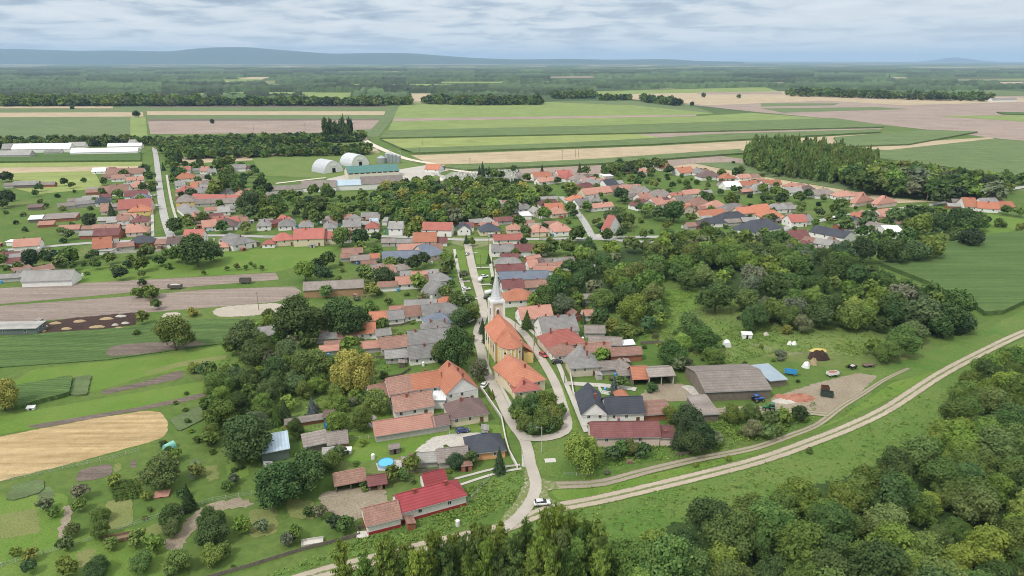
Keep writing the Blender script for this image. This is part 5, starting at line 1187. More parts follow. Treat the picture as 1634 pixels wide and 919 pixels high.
def annexes():
    rr = random.Random(len(BLD))
    for b in list(BLD):
        root, cen, roof, wall, kind, L, W, lab, D = b
        if D < 330 or D > 900 or wall == 'ochre' or kind in ('f','m') or L > 22 or rr.random() < .15: continue
        a = root.rotation_euler.z; e = Vector((math.cos(a), math.sin(a), 0)); n = Vector((-e.y, e.x, 0)); side = rr.choice((-1, 1)); ll, ww = rr.uniform(6, 13), rr.uniform(4.5, 6.5); h = rr.uniform(2.4, 3)
        if rr.random() < .55: c0 = cen+e*side*(L/2+ll/2+.3)+n*rr.uniform(-1, 1)
        else: c0 = cen+n*(W/2+ww/2+rr.uniform(2, 5))+e*rr.uniform(-3, 3)
        if not (clear_of(c0.x, c0.y, 2.2) and road_clear(c0.x, c0.y, 6)): continue
        p0, p1 = c0-e*ll/2-n*ww/2, c0+e*ll/2-n*ww/2; p0.z = p1.z = h; A, B = P(p0), P(p1)
        house('S', *A, *B, A[1]-5, rr.choice('gggm'), rr.choice(['old','pink','gbr','gbr','lgrey','grey','wine','old']), rr.choice(['white','grey','brick','grey','wood']), h, d=ww, ch=0, win=1 if D < 500 else False, near=False, name='outbuilding', cat='outbuilding')
annexes()
annexes()
def arch_hall(reg, x0, y0, x1, y1, ln, label, door=True):
    a, b = G(*px(reg, x0, y0)), G(*px(reg, x1, y1)); e = b-a; L = e.length; rz = math.atan2(e.y, e.x); e.normalize(); n = Vector((-e.y, e.x, 0))
    root = empty('arched_hangar', (a.x, a.y, 0), rz); tag(root, label, 'hangar', None); r = L/2; m = 20
    M_ = m_roof('arched_sheet', (.50,.53,.55), (.58,.60,.62), (.4,.42,.44), .3, .45, 1.5, .1, True, .12)
    pr = [(r-r*math.cos(math.pi*i/m), min(1.05*r*math.sin(math.pi*i/m), 99)) for i in range(m+1)]
    vs = [(x,0,z) for x,z in pr]+[(x,ln,z) for x,z in pr]; fs = [(i+1, i, m+1+i, m+2+i) for i in range(m)]
    ob('roof', me_of('roof', vs, fs, M_, smooth=True), root)
    pr3 = [(x*.98+r*.02, z*.98) for x,z in pr]; vs = [(x,.3,z) for x,z in pr3]+[(x,ln-.3,z) for x,z in pr3]; ob('end_wall', me_of('end_wall', vs, [tuple(range(m+1)), tuple(range(2*m+1, m, -1))], WALL['white']), root)
    MB().box(-1.8,1.8,-.1,.28,0,4.6).build('door', DARK, root, (r,0,0)); MB().box(-4,4,-.2,.28,6.4,7.8).build('window', FRAME, root, (r,0,0))
    FOOT.append((*((a+b)/2+n*ln/2).xy, e.x, e.y, L/2, ln/2))
arch_hall('A1', 458, 846, 578, 830, 24, 'left of two pale arched hangars with a dark doorway')
arch_hall('A1', 626, 804, 740, 790, 24, 'right of two pale arched hangars half hidden by the green-roofed hall')
r_ = house('A1', 603, 842, 922, 824, 780, 'g', 'green', 'cream', 6.0, 'pale yellow grain hall with long dark green roof', t=.42, d=24, ch=0, win=False, near=False, name='grain_hall', cat='hall')
hall_L = BLD[-1][5]
for i in range(9): ob('window', win_mesh(4.2, 1.2, 'dark' if False else 'both'), r_, (hall_L*(i+.5)/9, 0, 4.5))
for i in range(9):
    b = MB().box(-2.2,2.2,-.07,.03,0,3.7); b.build('door', m_plain('pale_door_panel', (.52,.54,.45), .6) if i == 0 else bpy.data.materials['pale_door_panel'], r_, (hall_L*(i+.5)/9, 0, .1))
SILO = m_plain('silo_metal', (.42,.45,.47), .4, .6)
for i, (X, Y, rr_, hh_) in enumerate([(790,775,5,6),(832,772,3.2,10),(856,772,3.2,9.5),(878,774,2.6,9),(898,776,2.2,8)]):
    p = G(*px('A1', X, Y+22)); root = empty('grain_silo', (p.x, p.y+22, 0)); tag(root, ['low wide grain silo leftmost behind the green-roofed hall','tall silver grain silo, second from left behind the green-roofed hall','tall silver grain silo in the middle behind the green-roofed hall','silver grain silo, second from right behind the green-roofed hall','slim silver grain silo rightmost behind the green-roofed hall'][i], 'silo', 'grain silos behind the green hall')
    MB().cyl((0,0,0),(0,0,hh_),rr_,rr_,20,cap=False).build('tank', SILO, root, smooth=False); MB().cyl((0,0,hh_),(0,0,hh_+rr_*.5),rr_*1.03,.3,20).build('roof', SILO, root)
    if i in (1, 4): MB().box(rr_+.2,rr_+.7,-.25,.25,0,hh_+5).box(-.2,rr_+.7,-.2,.2,hh_+4.6,hh_+5.1).build('elevator_leg', SILO, root)
    FOOT.append((p.x, p.y+22, 1, 0, rr_, rr_))
# ---------------------------------------------------------------- trees one by one: crown centre x, y and radius in photo pixels, kind, tint
TL = """277 532 29 b olive;248 485 9 b mid;220 466 12 s;240 465 14 s;227 508 10 b;307 497 10 s yel;218 530 6 s;3 632 26 b yel;388 540 25 b;405 565 21 b;472 512 37 b deep;545 505 35 b deep;520 465 11 b mid;593 462 13 b;486 432 17 b light;
313 399 27 b deep;282 407 12 b;340 402 15 b;300 410 12 b;563 588 36 w gold;497 583 30 b mid;440 590 24 b;460 560 22 b;353 660 25 b;395 698 38 b;445 768 38 b deep;490 750 36 b deep;430 622 22 b;350 612 22 b;330 590 14 b;400 604 18 b;373 600 20 b;308 586 12 s;339 606 13 b;
453 652 15 c;440 662 13 c;498 647 13 c blue;424 650 15 b;522 644 9 s light;543 648 10 b;564 639 10 s grey;584 635 11 b;540 618 16 b;505 615 15 b light;470 610 20 b;730 557 33 b deep;705 560 18 b;765 592 17 b grey;779 622 6 c;786 628 6 c;
828 650 19 b;848 645 17 b;870 638 20 b;884 655 16 b;840 672 17 b;865 670 20 b;888 674 12 b;872 680 12 b;850 686 11 b;826 664 12 b;895 655 10 b;926 721 33 w lime;991 716 12 b deep;1008 712 15 b olive;978 725 13 b;1028 720 12 b;1100 668 26 b dark;1085 690 20 c dark;1122 695 24 b dark;1105 705 22 b dark;1070 660 15 b;1140 700 12 b grey;
841 508 12 c deep;931 507 7 c deep;898 488 17 b grey;869 474 22 b deep;855 482 14 b;956 505 14 b;1143 473 27 b deep;980 613 12 c blue;990 610 11 b olive;1072 566 21 b deep;1089 546 16 b lime;1101 522 22 b;1121 538 25 b deep;1137 569 18 b mid;1098 577 11 s grey;1204 509 21 b;1000 531 13 b;977 521 13 b;1036 518 14 b;1035 495 12 b;960 507 13 b;1016 527 9 s;
1170 658 17 b;1200 655 15 b;1201 684 16 b grey;1232 668 13 b;1250 665 13 b;1277 662 13 b dark;1242 686 10 b;1225 690 12 b;657 742 13 b;667 730 8 b;726 733 15 b dark;752 732 12 b;797 735 15 c dark;624 757 12 b;642 758 10 b;678 757 5 s yel;658 766 7 s;580 772 7 b;510 818 11 b grey;534 836 12 b dark;459 862 11 b grey;528 733 18 b;500 735 20 b;540 722 12 b;
127 786 13 b grey;257 752 29 b olive;300 795 15 c dark;159 818 15 b;161 846 15 b;105 868 12 b;48 886 11 b yel;45 906 11 b;108 908 14 b;155 900 18 b;218 860 14 b;227 893 20 b;272 822 19 b deep;275 842 15 b;283 895 21 b;334 828 20 b deep;337 850 22 b deep;339 884 19 b;385 840 13 b light;362 776 10 b;87 817 9 b;383 745 6 s;340 700 8 s;260 707 7 s;270 720 7 b;240 812 5 s;230 825 5 s;470 845 7 s grey;
1440 543 26 b mid;1418 560 20 b;1395 555 14 b;1460 530 18 b;1256 526 10 s yel;1245 565 11 s grey;1280 515 16 b grey;1480 500 30 b;1510 505 28 b;1535 515 18 b dark;1445 470 24 b dark;1310 505 20 b;1375 505 22 b mid;1235 495 20 b;1370 290 8 b;1275 277 6 s;1425 402 22 b;1460 400 20 b;1490 395 22 b;1378 398 22 b dark;1345 405 20 b dark;1350 357 14 b olive;1385 350 14 b;1550 378 18 b dark;1530 375 13 s;1500 315 13 b;1525 310 14 b dark;1575 300 20 b dark;1608 300 9 b;1632 285 10 b;1470 360 18 b;1500 355 16 b;1540 350 20 b;1560 352 16 b;1596 355 9 s;1630 362 9 s;1605 335 8 b;1625 338 8 b;1430 345 14 b;1455 340 14 b;
1480 300 12 b;1510 290 12 b;744 381 6 c dark;752 386 7 b;780 412 6 c deep;716 412 4 c deep;728 408 3 c;735 505 18 b;752 500 16 b;745 480 12 b;728 482 12 b;770 520 9 c dark;775 535 9 c dark;700 570 11 b;740 440 8 b grey;823 405 7 b;880 395 13 b mid;860 400 12 b;905 395 13 b;930 410 14 b light;990 372 9 b dark;980 350 16 b;1000 352 12 b;990 310 12 b dark;1020 325 10 s;1075 335 20 b deep;1050 340 12 b;1035 335 10 b light;1100 382 18 b light;1130 375 16 b;
740 340 12 b;660 370 14 b light;700 345 16 b;650 345 14 b;545 378 16 b olive;575 380 14 b dark;600 378 8 b dark;575 395 10 b;480 330 10 b;450 335 12 b;540 335 16 b;510 330 14 b;430 340 12 b;765 272 5 c dark;770 274 6 c dark;790 278 9 b;780 276 7 b;800 280 6 b dark;820 270 6 b;925 268 5 c dark;865 268 4 c dark;770 268 6 c;
260 265 5 c dark;285 262 4 c dark;315 258 5 c dark;350 262 10 b;365 258 8 b;385 262 7 s;10 282 8 b dark;10 318 12 b dark;110 375 8 b;48 413 15 b dark;85 413 13 b dark;110 408 14 b;150 405 8 b;170 407 7 s;180 425 6 s;205 420 7 s;232 403 8 b;265 405 7 b;280 360 14 b deep;300 350 9 b;177 333 8 c dark;400 340 12 b;395 320 18 b;365 290 18 b;345 300 14 b;380 300 12 b;230 270 8 b;240 283 8 b;244 296 7 b;243 300 6 s;325 435 4 b;362 428 4 b;378 426 5 b;392 427 4 b;406 425 4 b;418 428 4 b;400 420 3 s;300 408 10 b;
180 222 4 s dark;115 172 2.5 s;217 182 5 b dark;339 194 3 b dark;1104 166 3 b dark;1123 152 3 b;1179 154 3 b;1360 150 4 b;1170 259 2 s"""
for s in TL.replace('\n', '').split(';'):
    a = s.split()
    if len(a) >= 4: T('S', float(a[0]), float(a[1]), float(a[2]), a[3], a[4] if len(a) > 4 else None)
MID_ = ['mid','light','olive','deep']
D3 = ['mid','deep','mid','light','olive','mid','light','deep','olive','mid','light','mid']
MID = ['mid','deep','mid','light','deep','olive','grey','light','mid']; DK = ['dark','deep','mid','mid','olive']
# the dense wood in the bottom right corner
scatter([(975,960),(985,905),(1035,862),(1085,838),(1200,815),(1250,792),(1340,770),(1440,732),(1500,690),(1522,645),(1545,605),(1600,575),(1660,555),(1800,600),(1800,1080),(960,1080)], 6.0, 4.0, 6.0, 'b', D3, seed=11, grp='near wood', zc=4)
scatter([(985,905),(1035,862),(1085,838),(1200,815),(1250,792),(1340,770),(1440,732),(1500,690),(1522,645),(1545,605),(1600,575),(1660,555),(1660,600),(1540,690),(1300,830),(1060,900)], 5.5, 2.2, 3.4, 's', MID, seed=12, zc=2)
# feathery poplars along the bottom edge
scatter([(470,985),(560,962),(640,945),(700,930),(760,915),(820,912),(880,905),(960,905),(975,930),(985,1010),(430,1020)], 3.0, 1.9, 2.7, 'p', ['light','mid','light','olive','lime','light'], seed=21, grp='poplars at the bottom edge', zc=0, avoid=False)
for q in [(551,940),(585,950),(623,925),(650,940),(690,930),(724,925),(758,903),(775,915),(801,902),(838,905),(868,890),(886,878),(910,890),(935,900),(955,905)]: g_ = G(*q); tree(g_.x, g_.y, 2.1, 'p', 'light', None, 'poplars at the bottom edge')
for i in range(6):
    for j in range(9): T('S', 176+i*8.2+(j*1.2), 772+j*-1+((j*7) % 3)+i*-1.2+j*4.0, 2.6, 's', 'mid', None)
scatter([(20,815),(120,790),(240,735),(330,700),(440,760),(560,830),(560,850),(330,915),(20,915)], 9, 1.3, 2.3, 'b', ['mid','olive','grey','deep','light'], seed=57, zc=2, maxn=42)
scatter([(270,640),(340,600),(420,700),(420,760),(330,720)], 6, 1.2, 2.6, 's', MID_, seed=58, zc=1, maxn=30)
# middle wood
W1 = [(870,430),(900,405),(940,395),(1070,380),(1120,375),(1240,395),(1320,405),(1400,435),(1480,455),(1540,488),(1550,520),(1500,528),(1440,528),(1380,516),(1300,504),(1240,508),(1180,488),(1172,455),(1110,452),(1050,435),(1035,445),(1065,475),(1075,495),(1040,508),(980,492),(905,470),(880,455)]
scatter(W1, 9.2, 3.6, 7.2, 'b', MID, seed=31, grp='middle wood', zc=6, holes=[[(985,408),(1032,408),(1032,434),(985,434)]])
scatter([(1040,380),(1240,372),(1320,400),(1240,420),(1100,410)], 9, 4, 6, 'b', MID, seed=32, zc=6)
scatter([(1400,345),(1500,330),(1580,350),(1560,372),(1480,378),(1420,385),(1360,372)], 9, 3, 5, 'b', DK, seed=33)
# garden woods in the village
scatter([(330,590),(420,500),(600,490),(640,500),(560,560),(640,600),(560,690),(440,680),(330,690)], 7.0, 2.6, 4.6, 'b', MID, seed=41, zc=4, kinds=['b','b','b','s'])
scatter([(500,415),(600,400),(725,400),(735,425),(700,440),(600,450),(560,435),(510,440)], 7.5, 2.8, 4.8, 'b', DK, seed=42, zc=4, kinds=['b','b','s'])
scatter([(600,300),(660,285),(830,292),(860,305),(840,330),(740,350),(640,358),(600,330)], 8.5, 4.2, 6.2, 'b', MID+['olive','yel'], seed=43, zc=6)
scatter([(400,295),(600,310),(600,345),(520,350),(400,350)], 10, 3, 5.5, 'b', DK, seed=44, kinds=['b','b','s'])
scatter([(820,285),(1000,262),(1240,270),(1240,330),(1100,372),(830,380)], 14, 2.4, 5.0, 'b', DK, seed=45, kinds=['b','b','s','s'])
scatter([(1214,300),(1420,320),(1400,345),(1250,360),(1214,345)], 13, 2.6, 4.8, 'b', DK, seed=46, kinds=['b','b','s'])
scatter([(265,250),(420,270),(420,360),(290,370)], 15, 2.6, 5, 'b', DK, seed=47, kinds=['b','b','s'])
scatter([(0,300),(140,280),(235,270),(235,370),(0,380)], 19, 2.6, 5, 'b', DK, seed=48, kinds=['b','s','s'])
scatter([(0,395),(240,395),(330,395),(230,440),(140,430),(0,425)], 9, 2.2, 4.2, 'b', DK, seed=49, kinds=['b','s','b'])
scatter([(560,455),(760,440),(760,560),(560,560)], 8, 2, 4.2, 'b', MID, seed=50, kinds=['b','s','s'])
scatter([(780,440),(880,420),(960,480),(1090,520),(1090,600),(900,620),(820,500)], 9, 2, 4.2, 'b', MID, seed=51, kinds=['b','s','s'])
scatter([(480,690),(620,640),(760,640),(800,700),(640,760),(480,760)], 9, 1.4, 2.6, 's', MID, seed=52)
scatter([(1140,640),(1300,640),(1300,700),(1100,730),(940,740),(940,690),(1090,690)], 7, 1.4, 2.8, 's', MID, seed=53)
scatter([(1040,520),(1300,540),(1380,560),(1250,600),(1100,600)], 12, 1.2, 2.2, 's', MID, seed=54, maxn=30)
scatter([(60,770),(420,700),(440,900),(100,915)], 13, .8, 1.8, 's', MID, seed=55, maxn=60)
# belts and plantations beyond the village
M_ = dict(grp='mass', avoid=False)
scatter([(1185,262),(1200,242),(1250,240),(1390,262),(1400,275),(1395,300),(1300,290),(1235,280)], 6, 2.6, 3.6, 'p', ['mid','olive','mid'], seed=61, zc=0, **M_)
scatter([(1330,282),(1400,276),(1500,288),(1605,296),(1595,318),(1500,314),(1380,304)], 8.5, 7.5, 9.5, 'b', MID, seed=62, zc=4, **M_)
scatter([(290,243),(420,238),(590,240),(592,245),(480,247),(300,252)], 8, 4, 5.6, 'b', DK, seed=63, zc=2, **M_)
scatter([(240,226),(420,222),(580,219),(580,224),(450,230),(250,238)], 8, 4, 5.6, 'b', DK, seed=64, zc=2, **M_)
scatter([(520,220),(560,219),(560,223),(520,224)], 8, 4, 5, 'p', ['dark','deep'], seed=74, zc=2, **M_)
scatter([(-40,228),(240,224),(245,230),(150,232),(-40,236)], 9, 4, 5.6, 'b', DK, seed=65, zc=2, **M_)
scatter([(255,237),(285,235),(330,250),(270,252)], 9, 4, 6, 'b', DK, seed=66, zc=2, **M_)
scatter([(490,165),(560,164),(630,163),(655,161),(655,166),(600,168),(490,168)], 14, 7, 10, 'b', DK, seed=67, zc=2, **M_)
scatter([(675,163),(720,161),(860,162),(868,166),(760,167),(680,165)], 14, 7, 10, 'b', DK, seed=68, zc=2, **M_)
scatter([(315,163),(490,163),(490,168),(315,168)], 14, 7, 10, 'b', DK, seed=69, zc=2, **M_)
scatter([(-60,163),(320,162),(318,168),(-60,169)], 14, 8, 11, 'b', MID, seed=70, zc=2, **M_)
scatter([(880,153),(950,152),(952,156),(885,157)], 16, 7, 10, 'b', DK, seed=71, zc=2, **M_); scatter([(955,158),(1005,157),(1005,159),(958,160)], 14, 6, 9, 'b', DK, seed=72, zc=2, **M_)
scatter([(1020,158),(1050,160),(1088,166),(1080,168),(1030,163)], 14, 6, 9, 'b', DK, seed=73, zc=2, **M_)
scatter([(1255,150),(1310,149),(1400,153),(1480,155),(1580,158),(1580,161),(1470,159),(1380,156),(1260,153)], 18, 7, 11, 'b', DK, seed=75, zc=2, **M_)
scatter([(960,272),(1010,266),(1060,262),(1062,268),(1000,275),(965,280)], 7, 3.5, 5.5, 'b', DK, seed=76, zc=2, **M_)
# far woodland: a rough canopy sheet of real height
def canopy():
    polys = [[(-300,162),(-300,122),(60,118),(240,120),(330,122),(400,128),(330,134),(420,133),(430,139),(640,139),(760,138),(880,140),(960,135),(1010,137),(1240,136),(1240,139),(1010,141),(940,144),(870,152),(760,149),(660,148),(500,147),(380,147),(310,150),(305,162)],
             [(310,154),(480,154),(500,166),(320,167)], [(690,155),(850,151),(866,163),(780,165),(675,163)], [(560,152),(655,151),(655,164),(600,166)],
             [(1240,139),(1260,131),(1330,128),(1420,130),(1640,132),(1900,133),(1900,140),(1640,141),(1480,146),(1330,144)],
             [(1470,150),(1570,150),(1572,158),(1540,159),(1475,156)],[(1000,127),(1240,124),(1400,127),(1380,129),(1240,134),(1000,134)],[(-300,110),(600,109),(1000,112),(1900,112),(1900,121),(1300,123),(900,127),(600,128),(200,117),(-300,118)],[(440,128),(760,128),(1000,130),(1000,134),(760,133),(440,134)]]
    holes = [[(350,131),(400,123),(432,123),(402,133)],[(450,135),(700,134),(720,138),(460,138)],[(870,124),(960,124),(970,127),(880,127)],[(300,151),(330,146),(340,150),(320,160)],[(1400,118),(1560,117),(1560,120),(1420,121)],[(500,114),(700,113),(700,115),(500,116)]]
    rq = random.Random(12)
    for i in range(34):
        y = 108.5+43*rq.random()**1.5; x = rq.uniform(-50, 1640); w = rq.uniform(40, 210); h = (y-100)*rq.uniform(.025, .075)+.5; q = [(x, y), (x+w, y-rq.uniform(0, h*.6)), (x+w*1.03, y+h), (x-w*.03, y+h*1.1)]
        holes.append(q); field('field', q, rq.choice([CROPL, CROPL, CROP, STUBF, PLOWF, CROPY]), 2)
    xs = np.arange(-260, 1900, 2.6); 
    nr = 150; ang = np.linspace(0, 1, nr); ys = 168.5-(168.5-107.5)*ang**1.0
    ys = 95.1+ (168.5-95.1)*np.exp(-np.linspace(0, math.log((168.5-95.1)/(107.5-95.1)), nr))
    g = np.random.default_rng(5); nx = len(xs); X = np.zeros((nr,nx)); Y = X.copy(); H = X.copy()
    rn = g.normal(size=(nr,nx)); sm = (rn+np.roll(rn,1,0)+np.roll(rn,1,1)+np.roll(rn,-1,1))/2; lo = np.kron(g.normal(size=(nr//6+1, nx//14+1)), np.ones((6,14)))[:nr,:nx]
    for j in range(nr):
        for i in range(nx):
            jx, jy = rn[j,i]*.8, sm[j,i]*.12; p = G(xs[i]+jx, ys[j]); X[j,i], Y[j,i] = p.x, p.y
            ok = any(inside((xs[i], ys[j]), q) for q in polys) and not any(inside((xs[i], ys[j]), q) for q in holes)
            H[j,i] = (13+sm[j,i]*3.0+lo[j,i]*3.2) if ok and lo[j,i] > -1.75 else -1
    idx = np.arange(nr*nx).reshape(nr,nx); a = idx[:-1,:-1].ravel(); f = np.stack([a, a+1, a+nx+1, a+nx], 1)
    Hf = H.ravel(); keep = (Hf[f] > 0).any(1); f = f[keep]; used = np.unique(f); mp = -np.ones(nr*nx, int); mp[used] = np.arange(len(used)); f = mp[f]
    v = np.stack([X.ravel(), Y.ravel(), np.maximum(Hf, .05)], 1)[used]
    big = np.repeat(np.repeat(g.normal(size=(nr//10+2, nx//50+2)), 10, 0), 50, 1)[:nr,:nx]
    tc = np.array([.034,.055,.024,1])*np.clip(1+.25*sm.ravel()[used,None]+.25*lo.ravel()[used,None]+.3*big.ravel()[used,None], .45, 2.2)
    o = ob('far_woodland', np_mesh('far_woodland', v, f, LEAFM, tc)); tag(o, 'wide far forest of the plain fading to blue below the hills', 'forest', None, 'stuff')
canopy()
OUT = build_trees()
# ---------------------------------------------------------------- vehicles
TYRE = m_plain('tyre_rubber', (.02,.02,.02), .9, 0, .1); CGLASS = m_plain('car_glass', (.02,.025,.03), .08, 0, .8); LAMP = m_plain('headlight_glass', (.7,.7,.68), .15); RIM = m_plain('wheel_rim', (.4,.4,.42), .3, .8)
PAINT = {k: m_plain('car_paint_'+k, c, .28, .1, .5, .6) for k, c in dict(white=(.75,.76,.77), silver=(.5,.52,.54), red=(.45,.03,.02), blue=(.02,.045,.16), black=(.015,.016,.02), tractor_blue=(.02,.10,.35), sky=(.05,.30,.60), green=(.02,.16,.05), orange=(.55,.15,.06)).items()}
import bmesh
def loft(sections, mat, name, parent, bev=.06):
    """sections: (x, halfwidth_bottom, halfwidth_top, z0, z1)"""
    vs, fs = [], []
    for x, hb, ht_, z0, z1 in sections: vs += [(x,-hb,z0),(x,hb,z0),(x,hb,(z0+z1)/2),(x,ht_,z1),(x,-ht_,z1),(x,-hb,(z0+z1)/2)]
    for i in range(len(sections)-1):
        for k in range(6): a, b = i*6+k, i*6+(k+1) % 6; fs.append((a, b, b+6, a+6))
    fs += [tuple(range(5,-1,-1)), tuple(range(len(vs)-6, len(vs)))]
    me = me_of(name, vs, fs, mat); bm = bmesh.new(); bm.from_mesh(me); bmesh.ops.recalc_face_normals(bm, faces=bm.faces); bmesh.ops.bevel(bm, geom=bm.edges[:], offset=bev, segments=2, affect='EDGES'); bm.to_mesh(me); bm.free()
    me.polygons.foreach_set('use_smooth', [True]*len(me.polygons)); return ob(name, me, parent)
def wheel(parent, x, y, r, w=.22):
    q = MB().cyl((x,y-w/2,r),(x,y+w/2,r),r,r,16).build('wheel', TYRE, parent); s = 1 if y > 0 else -1
    MB().cyl((x,y+s*(w/2+.005),r),(x,y+s*(w/2+.03),r),r*.6,r*.55,12).build('rim', RIM, q)
def car(x, y, hd, paint, label, van=False, grp=None):
    p = G(x, y); r = empty('van' if van else 'parked_car', (p.x, p.y, zlay(9, p)), math.radians(hd)); tag(r, label, 'van' if van else 'car', grp)
    pm = PAINT[paint]
    if van:
        loft([(-2.5,.95,.9,.35,2.1),(1.2,.95,.9,.35,2.15),(1.75,.95,.85,.35,1.35),(2.5,.9,.8,.35,1.0)], pm, 'body', r); loft([(.6,.97,.88,1.25,1.95),(1.3,.97,.86,1.25,1.93),(1.72,.9,.8,1.2,1.42)], CGLASS, 'window', r, .03)
    else:
        loft([(-2.2,.82,.76,.32,.88),(-2.05,.88,.84,.25,.98),(.9,.9,.86,.24,.98),(1.9,.87,.78,.26,.84),(2.2,.78,.7,.34,.68)], pm, 'body', r)
        loft([(-1.95,.80,.64,.9,1.2),(-1.5,.82,.66,.92,1.42),(.25,.82,.66,.92,1.44),(1.15,.80,.72,.9,1.0)], CGLASS, 'window', r, .04); loft([(-1.55,.67,.62,1.36,1.47),(.2,.67,.62,1.38,1.49)], pm, 'roof', r, .03)
        for s in (-1,1):
            MB().box(-.75,-.65,s*.80-.03,s*.80+.03,.92,1.38).build('door_pillar', pm, r)
            MB().box(2.05,2.2,s*.6-.15,s*.6+.15,.6,.74).build('headlight', LAMP, r)
    for sx in (-1.35,1.4):
        for s in (-1,1): wheel(r, sx, s*.8, .33)
    return r
car(865, 806, 8, 'white', 'white estate car parked on the grass triangle between the tracks'); car(738, 690, 12, 'blue', 'dark blue car on the pale yard left of the street')
car(867, 569, -60, 'red', 'red car parked on the lane verge beside the church'); car(889, 580, 12, 'black', 'black off-road car in front of the pinkish house'); car(994, 573, -8, 'white', 'white car beside the low brick outbuilding')
car(728, 523, -12, 'white', 'white van parked by the hipped slate-blue house', True); car(751, 514, 60, 'white', 'white car on the street verge beside the big lamp pole'); car(773, 617, 70, 'white', 'white car behind the gabled orange-roofed house, by cypresses')
car(776, 476, 75, 'black', 'dark car on the verge left of the church tower'); car(781, 470, 40, 'white', 'white van on the verge just behind the church tower', True); car(744, 463, 20, 'white', 'white car left of the street, among the verge trees'); car(773, 443, 20, 'white', 'white car right of the street, nearer of the pair on the drive'); car(767, 449, 80, 'white', 'white van right of the street beside the drive', True)
car(580, 534, 5, 'blue', 'dark blue car in the narrow yard of the long rows'); car(36, 398, 6, 'white', 'white van driving on the main road at the left edge', True); car(248, 313, 80, 'white', 'white car on the verge left of the long pale street'); car(252, 330, 5, 'silver', 'silver car on the drive beside the long pale street')
car(746, 407, 80, 'silver', 'silver car driving down the street near the crossroads'); car(1052, 388, 5, 'white', 'white car on the grass by the road bend'); car(760, 355, 20, 'black', 'dark car in the courtyard between the charcoal-roofed houses'); car(1392, 362, 30, 'silver', 'silver car at the square in front of the bus')
def bus():
    p = G(1331, 352); r = empty('bus', (p.x, p.y, .1), math.radians(14)); tag(r, 'long white bus parked on the square in front of houses', 'bus')
    loft([(-6,1.25,1.2,.4,3.2),(5.7,1.25,1.2,.4,3.2),(6,1.2,1.1,.5,2.9)], PAINT['white'], 'body', r, .12); MB().box(-5.6,5.5,-1.28,1.28,1.5,2.5).build('window', CGLASS, r); MB().box(5.98,6.05,-1.05,1.05,1.3,2.7).build('windscreen', CGLASS, r)
    for x in (-3.6, 3.8):
        for s in (-1,1): wheel(r, x, s*1.15, .5, .3)
bus()
def tractor(x, y, hd, paint, label):
    p = G(x, y); r = empty('tractor', (p.x, p.y, .05), math.radians(hd)); tag(r, label, 'tractor'); pm = PAINT[paint]
    loft([(.2,.42,.36,.8,1.65),(2.1,.40,.32,.8,1.5),(2.4,.34,.28,.85,1.3)], pm, 'bonnet', r, .05); MB().box(-1.3,.3,-.3,.3,.5,1.1).build('chassis', DARK, r)
    loft([(-1.2,.62,.55,1.1,2.6),(.25,.62,.55,1.1,2.6)], CGLASS, 'cab', r, .04); loft([(-1.35,.72,.66,2.58,2.75),(.4,.72,.66,2.58,2.75)], pm, 'roof', r, .03)
    for s in (-1,1):
        wheel(r, -.75, s*.95, .85, .45); wheel(r, 1.75, s*.8, .55, .3); loft([(-1.5,.28,.2,1.55,1.75),(.1,.28,.2,1.55,1.72)], pm, 'mudguard', r, .03).location.y = s*.9
    MB().cyl((1.3,.2,1.6),(1.3,.2,2.4),.05,.05,6).build('exhaust', DARK, r)
tractor(1208, 641, 10, 'tractor_blue', 'big blue tractor beside the corner of the big grey shed'); tractor(1228, 655, 160, 'green', 'green tractor on the yard track below the brick rubble'); tractor(1256, 532, 30, 'black', 'small dark tractor behind the yellow-covered stack') if False else None
def trailer(x, y, hd, paint, label, L=4.2, W=2.0, H=1.0, load=None, name='trailer'):
    p = G(x, y); r = empty(name, (p.x, p.y, .05), math.radians(hd)); tag(r, label, name.replace('_', ' ')); pm = PAINT[paint] if paint in PAINT else paint
    z0 = .75; b = MB().box(-L/2,L/2,-W/2,W/2,z0,z0+.1); b.box(-L/2,L/2,-W/2,-W/2+.06,z0+.1,z0+H).box(-L/2,L/2,W/2-.06,W/2,z0+.1,z0+H).box(-L/2,-L/2+.06,-W/2+.06,W/2-.06,z0+.1,z0+H).box(L/2-.06,L/2,-W/2+.06,W/2-.06,z0+.1,z0+H); b.build('box', pm, r)
    MB().box(L/2,L/2+1.4,-.06,.06,.6,.7).build('drawbar', DARK, r)
    for sx in (-L*.28, L*.28):
        for s in (-1,1): wheel(r, sx, s*W*.45, .42, .25)
    if load: heap_mesh(L*.92, W*.9, .5, load, 3).__class__ and ob('load', heap_mesh(L*.92, W*.9, .5, load, 3), r, (0,0,z0+H-.25))
def heap_mesh(lx, ly, h, mat, seed, rough=.25, n=14):
    g = np.random.default_rng(seed); vs, fs = [(0,0,h)], []
    for j in range(1, 5):
        for i in range(n):
            a = 2*math.pi*i/n; t = j/4; k = 1+g.uniform(-rough, rough)*.5; vs.append((math.cos(a)*lx/2*t*k, math.sin(a)*ly/2*t*k, max(0, h*(1-t**2.4)*(1+g.uniform(-rough, rough))) if j < 4 else -.05))
    for i in range(n): fs.append((0, 1+i, 1+(i+1) % n))
    for j in range(3):
        for i in range(n): a = 1+j*n; fs.append((a+i, a+n+i, a+n+(i+1) % n, a+(i+1) % n))
    return me_of('heap', vs, fs, mat, smooth=False)
def heap(name, x, y, lx, ly, h, mat, label, cat, hd=0, seed=1, grp=None, n=14):
    p = G(x, y); o = ob(name, heap_mesh(lx, ly, h, mat, seed, n=n), None, (p.x, p.y, .04), math.radians(hd)); return tag(o, label, cat, grp)
